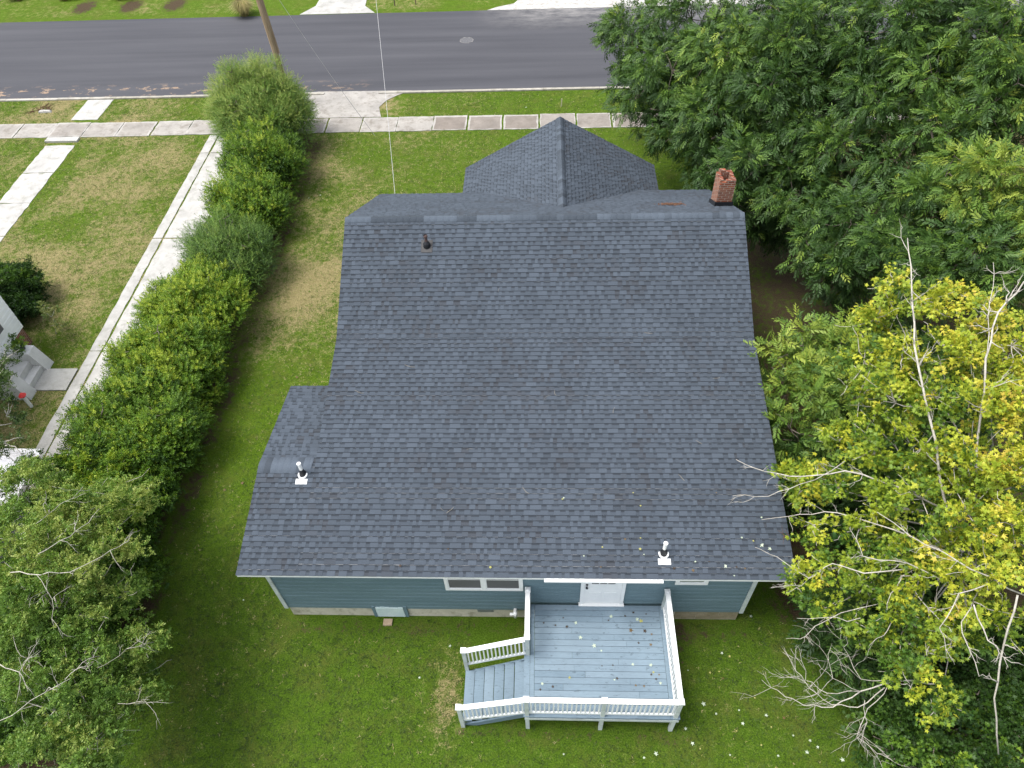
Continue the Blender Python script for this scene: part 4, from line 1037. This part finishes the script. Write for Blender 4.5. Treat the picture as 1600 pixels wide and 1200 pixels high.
px_limb(bl, [(1560, 1180), (1555, 1090), (1570, 1010), (1590, 930)], [2.5, 4.0, 5.0, 6.0], .035, .02, r, 2, .4)
bl.build('bare_limb', MAT['pale_bark'], mt, smooth=True)
# dead limb hanging low over the lawn
bl = MB(); r = np.random.default_rng(8)
lim_k = .45
def fanlimb(pts, zs, r0, n_):
    px_limb(bl, pts, zs, r0, .004, r, n_, .75, 6)
fanlimb([(1480, 1065), (1400, 1065), (1345, 1080), (1300, 1103), (1255, 1100), (1215, 1080), (1190, 1062)], [3.2, 2.7, 2.3, 2.0, 1.8, 1.7, 1.7], .045, 10)
fanlimb([(1385, 1075), (1340, 1105), (1300, 1100), (1265, 1075), (1245, 1045), (1228, 1018)], [2.6, 2.2, 2.0, 2.0, 2.1, 2.2], .028, 10)
fanlimb([(1345, 1080), (1290, 1085), (1260, 1060), (1250, 1020)], [2.5, 2.4, 2.4, 2.5], .018, 9)
fanlimb([(1390, 1070), (1355, 1108), (1340, 1150), (1370, 1175), (1392, 1186)], [2.5, 2.0, 1.6, 1.4, 1.3], .025, 10)
fanlimb([(1400, 1065), (1345, 1060), (1318, 1010), (1290, 975)], [2.8, 2.8, 2.9, 3.0], .018, 8)
fanlimb([(1350, 1095), (1352, 1130), (1345, 1160)], [2.2, 1.9, 1.7], .016, 8)
fanlimb([(1345, 1080), (1300, 1060), (1290, 1030), (1300, 1005)], [2.4, 2.5, 2.6, 2.7], .014, 6)
bl.build('dead_limb', MAT['pale_bark'], mt, smooth=True)

# understorey at right
UG = 'shrubs growing under the maple'
bush('understory_shrub', 9.0, 5.0, 3.2, 2.8, 1.6, .30, G_hedge, MAPLE, 5, 'broad leaved dark shrub at the bottom right corner, nearest the dead limb', group=UG, seed=41, up=.1)
bush('understory_shrub', 11.2, 6.6, 3.4, 3.0, 2.0, .22, G_hedge, MAPLE, 5, 'dark green shrub at the right edge below the maple', group=UG, seed=42, up=.1)
bush('understory_shrub', 8.0, 7.6, 2.6, 2.4, 2.4, .38, G_pecan, SPRAY, 9, 'green shrub under the maple beside the dead limb', group=UG, seed=43, up=.1)
bush('understory_shrub', 10.2, 10.6, 3.8, 3.4, 3.0, .30, G_pecan, SPRAY, 9, 'deep green shrub behind the maple\'s trunk', group=UG, seed=44, up=.1)
bush('understory_shrub', 7.6, 12.2, 1.7, 2.2, 1.9, .28, G_pecan, SPRAY, 9, 'dark shrub tight beside the house under the small bright tree', group=UG, seed=45, up=.1)
bush('understory_shrub', 11.5, 15.5, 4.0, 4.0, 3.0, .28, G_pecan, SPRAY, 9, 'dark shrub between the small bright tree and the yellow maple', group=UG, seed=46, up=.1)
bush('understory_shrub', 13.4, 4.0, 3.4, 3.4, 2.0, .28, G_hedge, MAPLE, 5, 'dark shrub at the far bottom right, right of all others', group=UG, seed=47, up=.1)

# ------------------------------------------------------------------ neighbour's house
nb = empty('neighbour_house', (-24, 12, 0), 'white sided house with a brick base at the left edge', 'house')
m_ = MB(); NX, NY = -19.6, 19.2
lap_wall(m_, (NX, 4.0), (NX, NY), .8, 3.2, (1, 0), lap=.2, n_u=6)
lap_wall(m_, (NX, NY), (-30, NY), .8, 3.2, (0, 1), lap=.2, n_u=6)
m_.box(-30, NX-.02, 4.0, NY-.02, .8, 3.2)
m_.build('wall', MAT['white'], nb)
m_ = MB(); m_.box(-30, NX-.03, 4.0, NY-.03, -.05, .8); m_.build('foundation', MAT['brick'], nb)
m_ = MB(); prism(m_, [(3.5, 3.2), (11.6, 6.2), (19.7, 3.2), (19.7, 3.1), (3.5, 3.1)], -30.5, NX+.1); m_.build('roof', MAT['metal_grey'], nb)
m_ = MB(); m_.box(NX+.005, NX+.045, 16.9, 18.5, 1.35, 2.75); wn = m_.build('window', MAT['white'], nb)
m_ = MB(); m_.box(NX+.045, NX+.05, 17.0, 18.4, 1.45, 2.65); m_.build('pane', MAT['blind'], wn)
st = empty('stoop', (-19.0, 16.8, 0), 'grey concrete stoop with low side walls at the white house', 'steps')
m_ = MB(); m_.cur = .4
m_.box(NX, -18.75, 16.7, 17.65, 0, .55); m_.build('landing', MAT['stoop'], st, tint=True)
m_ = MB(); m_.cur = .5; m_.box(-18.75, -18.45, 16.7, 17.65, 0, .28); m_.build('step', MAT['stoop'], st, tint=True)
for (a, b_) in ((17.65, 18.1), (16.25, 16.7)):
    m_ = MB(); m_.cur = .6; m_.hexa([(NX, a, 0), (-18.3, a, 0), (-18.3, b_, 0), (NX, b_, 0), (NX, a, .95), (-18.6, a, .9), (-18.6, b_, .9), (NX, b_, .95)]); m_.build('side_wall', MAT['stoop'], st, tint=True)
def pot(x, y, z, rr, hh, label, seed):
    p = empty('plant_pot', (x, y, z), label, 'potted plant', 'potted plants on the stoop walls')
    m_ = MB(); m_.tube([(x, y, z), (x, y, z+hh*.85), (x, y, z+hh)], [rr*.75, rr, rr*1.08], 16); m_.build('pot', MAT['black'], p)
    r = np.random.default_rng(seed); B, s_ = lobe_foliage([((x, y, z+hh+.12), .30, .6), ((x+.15, y-.1, z+hh+.05), .22, .55)], OVAL, 24, r, fill=.3); crown_mesh('foliage', B, G_hedge, p)
pot(-18.95, 17.88, .93, .2, .26, 'leafy green plant in a dark pot nearest the white wall corner', 51)
pot(-18.85, 16.47, .93, .2, .26, 'leafy green plant in a dark pot beside the red flower', 52)
m_ = MB(); m_.tube([(-18.15, 15.95, 0), (-18.15, 15.95, .55)], [.06, .06], 10)
o = empty('downpipe', (-18.15, 15.95, 0), 'short white standing pipe with a red top beside the stoop', 'pipe')
m_.build('pipe', MAT['white'], o); m_ = MB(); m_.tube([(-18.15, 15.95, .55), (-18.15, 15.95, .62), (-18.15, 15.95, .72)], [.08, .13, .04], 12); m_.build('red_cap', MAT['red'], o)
cp = empty('carport', (-17, 9, 0), 'pale corrugated metal carport roof beside the white house', 'carport')
m_ = MB(); y = 12.3; k = 0
while y > 6.0:
    za, zb = (2.62, 2.585) if k % 2 == 0 else (2.585, 2.62)
    m_.quad((-19.4, y-.045, zb), (-14.75, y-.045, zb-.12), (-14.75, y, za-.12), (-19.4, y, za)); y -= .045; k += 1
m_.build('roof_sheet', MAT['corr'], cp)
for (x, y) in ((-14.9, 12.1), (-14.9, 6.2), (-19.2, 12.1)):
    m_ = MB(); m_.box(x-.05, x+.05, y-.05, y+.05, 0, 2.46); m_.build('post', MAT['metal_grey'], cp)
# pale sapling in the neighbour's lawn
tree('sapling', (-18.9, 19.6, 0), (-18.7, 19.6, .5), [((-18.7, 19.7, .8), .35, .85), ((-18.3, 19.3, .6), .32, .85), ((-19.0, 20.1, .9), .28, .8)], OVAL, G_olive, MAT['pale_bark'], 6, 'thin sapling with pale leaves beside the white house', 'sapling', seed=61, tr=.02, twigs=.9, fill=.5, twig_r=.006)

# ------------------------------------------------------------------ street things
pole = empty('utility_pole', (-13.65, 37.0, 0), 'weathered wooden utility pole behind the tall feathery shrub', 'utility pole')
m_ = MB(); m_.tube([(-13.6, 37, -.1), (-13.66, 37, 3), (-13.8, 37, 6.5), (-13.95, 37, 10.5)], [.19, .18, .165, .14], 14); m_.build('pole_shaft', MAT['wood_pole'], pole, smooth=True)
m_ = MB(); m_.tube([(-13.45, 36.93, 1.4), (-13.5, 36.93, 2.8)], [.03, .03], 8); m_.build('conduit', MAT['metal_grey'], pole)
m_ = MB(); m_.box(-15.1, -12.8, 36.92, 37.02, 9.7, 9.85); m_.build('crossarm', MAT['wood_pole'], pole)
def wire(name, a, b_, sag, rad, mat, label):
    a = np.array(a); b_ = np.array(b_); m_ = MB(); P_ = []
    for i in range(25):
        t = i/24; q = a+(b_-a)*t; q = q-np.array([0, 0, sag*4*t*(1-t)]); P_.append(tuple(q))
    m_.tube(P_, [rad]*25, 6); o = m_.build(name, mat, None); tag(o, label, 'cable'); return o
wm_ = mottled('cable_grey', (0.36, 0.36, 0.36), (0.48, 0.48, 0.48), 4, .5)
wire('service_cable', (-5.45, 22.72, 4.0), tuple(at(587, 0, 6.6)+(at(587, 0, 6.6)-np.array([-5.45, 22.72, 4.0]))*.35), .25, .0075, wm_, 'pale service cable running from the front eave across the street')
wire('phone_cable', tuple(at(586, 212, 0.4)), (-13.66, 37, 7.5), .3, .009, mottled('cable_dark', (0.16, 0.16, 0.16), (0.22, 0.22, 0.22), 4, .5), 'thin dark cable slanting from the utility pole down over the driveway apron')
m_ = MB(); c = at(729, 63); m_.tube([(c[0], c[1], .0), (c[0], c[1], .011)], [.36, .36], 28)
mh = m_.build('manhole_cover', mottled('iron', (0.075, 0.075, 0.082), (0.12, 0.12, 0.125), 12, .7)); tag(mh, 'round manhole cover in the asphalt street', 'manhole cover')
m_ = MB(); c_ = c
for k in range(28):
    a0, a1 = k/28*6.283, (k+1)/28*6.283; ra, rb = .37, .37+.02+.04*random.random()
    m_.quad((c[0]+ra*math.cos(a0), c[1]+ra*math.sin(a0), .010), (c[0]+rb*math.cos(a0), c[1]+rb*math.sin(a0), .010), (c[0]+rb*math.cos(a1), c[1]+rb*math.sin(a1), .010), (c[0]+ra*math.cos(a1), c[1]+ra*math.sin(a1), .010))
m_.build('frame_ring', mottled('worn_ring', (0.10, 0.10, 0.10), (0.26, 0.25, 0.24), 5, .9), mh)
c = at(877, 166); m_ = MB(); m_.bar((c[0], c[1], -.05), (c[0]+.02, c[1], .42), .05, .02, (0, 1, 0)); tag(m_.build('survey_stake', mottled('raw_wood', (0.5, 0.45, 0.33), (0.6, 0.55, 0.42), 5, .7)), 'thin pale wooden stake in the grass strip by the sidewalk', 'stake')
for k, (x, y, lb) in enumerate(((617, 9, 'dark thin post across the street, left of the pair'), (650, 7, 'dark thin post across the street, right of the pair'))):
    c = at(x, y); m_ = MB(); m_.tube([(c[0], c[1], -.1), (c[0], c[1], 1.1)], [.035, .03], 8); tag(m_.build('fence_post', MAT['rust']), lb, 'post', 'thin posts across the street')
# ornamental grass clump across the street
r = np.random.default_rng(70); c = at(383, 24); V = []; F = []; Tn = []
for k in range(900):
    a = r.uniform(0, 6.28); q = r.uniform(0, .25); b0 = np.array([c[0]+math.cos(a)*q, c[1]+math.sin(a)*q, 0]); sp_ = r.uniform(.3, 1.0); hh = r.uniform(.6, 1.25)
    o_ = np.array([math.cos(a), math.sin(a), 0]); t_ = np.array([-math.sin(a), math.cos(a), 0])*.012; i = len(V)
    m1 = b0+o_*sp_*.35+[0, 0, hh*.8]; e1 = b0+o_*sp_+[0, 0, hh*.55]
    V += [b0-t_, b0+t_, m1+t_, m1-t_, e1]; F += [(i, i+1, i+2), (i, i+2, i+3), (i+3, i+2, i+4)]; Tn += [r.uniform(.4, 1)]*5
og = empty('ornamental_grass', (c[0], c[1], 0), 'arching clump of tan and green ornamental grass across the street', 'grass clump')
link('blades', np_mesh('blades', V, F, [('tint', 'POINT', 'FLOAT', Tn)]), leaf_mat('tuft', [(0, (.08, .12, .02)), (.5, (.22, .22, .07)), (1, (.42, .34, .16))]), og)
G_red = leaf_mat('red_shrub', [(0, (.05, .03, .02)), (.5, (.12, .06, .04)), (1, (.22, .13, .08))])
for k, (x, lb) in enumerate(((30, 'leftmost low russet shrub bed across the street'), (110, 'middle low russet shrub bed across the street'), (195, 'rightmost low russet shrub bed across the street'))):
    c = at(x, -4); bush('low_shrub', c[0], c[1], 1.8, 1.6, .5, .5, G_red, OVAL, 22, lb, group='low shrubs across the street', seed=80+k)
# debris in the left grass strip
c = at(66, 172); r = np.random.default_rng(71); m_ = MB()
for k in range(26):
    p = np.array([c[0]+r.normal(0, .3), c[1]+r.normal(0, .15), .03+abs(r.normal(0, .05))]); a = r.uniform(0, 6.28); l = r.uniform(.2, .6)
    limb(m_, p, p+[math.cos(a)*l, math.sin(a)*l, r.uniform(-.02, .12)], .018, .006, r, .2, 4, 5)
tag(m_.build('twig_pile', MAT['debris']), 'small pile of brown twigs in the left grass strip', 'twig pile')
m_ = MB(); m_.hexa([(c[0]-.05, c[1]-.35, 0), (c[0]+.65, c[1]-.3, 0), (c[0]+.6, c[1]-.1, 0), (c[0], c[1]-.12, 0), (c[0]-.02, c[1]-.33, .09), (c[0]+.6, c[1]-.28, .07), (c[0]+.56, c[1]-.13, .08), (c[0]+.02, c[1]-.15, .1)])
tag(m_.build('concrete_chunk', MAT['gravel']), 'pale broken concrete chunk beside the twig pile', 'concrete')
c = at(592, 966); m_ = MB(); m_.box(-4.46, -4.22, 8.12, 8.30, 0, .07); tag(m_.build('paving_block', mottled('tan_block', (0.26, 0.19, 0.12), (0.36, 0.28, 0.2), 7, .9)), 'small tan paving block on the grass below the crawl hatch', 'block')
# brown leaf drift and twig on the roof
def roofz(x, y):
    if y > YR: return ZR-.5*(y-YR)
    if y > YB: return ZB+.5*(y-YB)
    return ZE+.19*(y-YE)
r = np.random.default_rng(73); m_ = MB()
for k in range(260):
    x = r.normal(4.05, .17); y = 19.75+r.normal(0, .09); z = roofz(x, y)+.02+abs(r.normal(0, .012)); a = r.uniform(0, 6.28); s_ = r.uniform(.02, .05)
    m_.quad((x-s_*math.cos(a), y-s_*math.sin(a), z), (x+s_*.4*math.sin(a), y-s_*.4*math.cos(a), z+.01), (x+s_*math.cos(a), y+s_*math.sin(a), z), (x-s_*.4*math.sin(a), y+s_*.4*math.cos(a), z+.008))
tag(m_.build('leaf_drift', MAT['debris']), 'rusty brown drift of leaves on the front roof slope left of the chimney', 'leaf drift', kind='stuff')
def roof_pt(px_, py_, h=.02):
    d = _f+(px_-800)/FPX*_R-(py_-600)/FPX*_U; t = 8.0
    while t < 60:
        P_ = CAM+t*d
        if P_[2] < roofz(P_[0], P_[1])+h: return P_
        t += .01
ST = mottled('pine_straw', (0.17, 0.155, 0.13), (0.27, 0.25, 0.21), 9, .8); r = np.random.default_rng(75)
straws = []
for k in range(3):
    m_ = MB(); a = np.array([-.14, 0, 0.0]); pts = [(-.14+.07*i, .05*math.sin(i*.9+k)*(1 if k else .5), .004) for i in range(5)]
    m_.tube(pts, [.0045, .005, .005, .004, .002], 5); me_ = bpy.data.meshes.new('straw'); me_.from_pydata(m_.v, [], m_.f); me_.materials.append(ST); straws.append(me_)
for k, (x_, y_) in enumerate(((855, 620), (867, 612), (1088, 690), (640, 572), (690, 795), (704, 795), (735, 702), (560, 612), (1062, 745), (960, 640), (820, 765), (1120, 590), (780, 452), (1010, 520))):
    P_ = roof_pt(x_, y_, .022); o = bpy.data.objects.new('pine_straw', straws[k % 3]); COL.objects.link(o); o.location = tuple(P_); o.rotation_euler = (.19 if P_[1] < YB else .46, 0, r.uniform(0, 3.1)); o.scale = (r.uniform(.6, 1.2),)*3
    tag(o, 'thin pale strand of pine straw lying on the grey roof', 'pine straw', 'pine straw strands on the roof')
tp = roof_pt(1226, 838); m_ = MB(); r = np.random.default_rng(74)
for k in range(9): limb(m_, tp, tp+np.array([r.uniform(-.15, .15), r.uniform(-.3, .35), .02+abs(r.normal(0, .02))]), .008, .002, r, .3, 5, 4)
tag(m_.build('dry_twig', MAT['debris']), 'dry russet twig lying near the right edge of the roof', 'twig')

# ------------------------------------------------------------------ fallen leaves
LV, LF = T_maple(.17, 5)
lme = [np_mesh('fallen_leaf', T_maple(.17, s)[0]*[1, 1, .5]+[0, 0, .012], T_maple(.17, s)[1], [('tint', 'POINT', 'FLOAT', [tn]*len(LV))]) for s, tn in ((1, 1.), (2, .8), (3, .3), (4, .02))]
for q in lme: q.materials.append(MAT['dryleaf'])
r = random.Random(11)
def leaf(P_, sc, kind_, label, group, tilt=0.0):
    o = bpy.data.objects.new('fallen_leaf', lme[kind_]); COL.objects.link(o); o.location = tuple(P_); o.rotation_euler = (tilt, 0, r.uniform(0, 6.28)) if not tilt else (tilt, r.uniform(-.1, .1), 0)
    sc *= .78; o.scale = (sc,)*3; tag(o, label, 'leaf', group)
for (x, y, k, s_) in ((1192, 852, 0, 1.1), (1204, 857, 0, .8), (1189, 808, 0, .5), (1135, 885, 0, .9), (1160, 840, 0, .5), (1087, 877, 0, .5), (1147, 900, 0, .4), (1178, 845, 1, .5), (1001, 857, 1, .7), (941, 854, 1, .5), (976, 843, 2, .6), (1054, 889, 3, .7), (1082, 892, 2, .8), (912, 868, 0, .4), (1001, 840, 1, .4), (938, 886, 2, .5), (1000, 790, 1, .5), (765, 886, 1, .7), (626, 883, 3, .8), (701, 857, 3, .6), (1108, 878, 3, .5), (1150, 886, 3, .6), (1165, 888, 2, .5), (878, 780, 1, .5), (1006, 867, 0, .4), (1155, 503, 3, .8), (880, 778, 0, .5), (990, 770, 1, .4), (1120, 770, 2, .4)):
    p = roof_pt(x, y, .022); leaf(p, s_, k, 'small fallen leaf lying on the grey shingles of the roof', 'fallen leaves on the roof')
for (x, y, k, s_) in ((954, 962, 0, .9), (901, 973, 0, .8), (908, 995, 0, .9), (930, 1009, 0, 1.), (940, 1016, 0, .5), (997, 968, 0, .9), (1002, 972, 1, 1.1), (984, 985, 2, 1.1), (1006, 986, 3, 1.), (885, 978, 3, .8), (868, 976, 3, .6), (850, 974, 3, .6), (880, 966, 3, .5), (990, 958, 3, .7), (997, 1005, 3, .6), (1018, 990, 2, .6), (1018, 1008, 2, .8), (988, 1037, 0, .7), (1018, 1040, 0, .8), (1020, 1050, 1, .6), (1017, 1053, 3, .6), (963, 1060, 3, .7), (960, 1063, 0, .5), (889, 1058, 1, .7), (865, 1073, 3, .7), (846, 1068, 0, .7), (845, 1078, 3, .6), (1031, 1068, 0, .7), (994, 1070, 2, .6), (1006, 1071, 2, .6), (951, 970, 3, .5), (976, 963, 3, .6), (1010, 960, 3, .5), (940, 1040, 3, .4), (1025, 1060, 3, .6), (957, 1040, 3, .5), (1030, 1055, 2, .5)):
    p = at(x, y, DT+.004); leaf(p, s_, k, 'small fallen leaf lying on the blue deck boards', 'fallen leaves on the deck')
for (x, y, k, s_) in ((1098, 1101, 0, 1.1), (1070, 1139, 0, .8), (1160, 1129, 0, .8), (1197, 1119, 0, .8), (1129, 1020, 0, .7), (1141, 1026, 1, .7), (1173, 964, 0, .8), (1082, 1160, 0, .9), (1024, 1179, 0, 1.), (1007, 1183, 0, .6), (1265, 1158, 0, .7), (1279, 1168, 0, .7), (1261, 1177, 0, .9), (1317, 1189, 0, 1.), (1118, 1115, 0, .6), (1109, 1050, 1, .6), (1124, 1050, 1, .5), (1154, 1109, 0, .5), (1225, 1123, 2, .8), (704, 1010, 0, .7), (655, 1058, 0, .6), (381, 937, 0, .5), (880, 1179, 0, .5), (1150, 1142, 1, .5), (1075, 1048, 0, .4), (1130, 1061, 2, .6), (1205, 1135, 1, .5), (1240, 1150, 0, .5), (1190, 1165, 1, .5), (1140, 1180, 0, .5), (500, 305, 0, .7), (483, 309, 0, .6), (822, 168, 0, .8), (375, 485, 0, 1.1), (465, 590, 2, 1.), (380, 755, 2, 1.1), (350, 765, 2, .9), (1095, 1170, 1, .5), (1180, 1090, 1, .5), (1215, 1180, 0, .6)):
    p = at(x, y, .03); leaf(p, s_, k, 'small fallen leaf lying on the grass of the lawn', 'fallen leaves on the lawn')
print('faces', sum(len(o.data.polygons) for o in bpy.data.objects if o.type == 'MESH'))
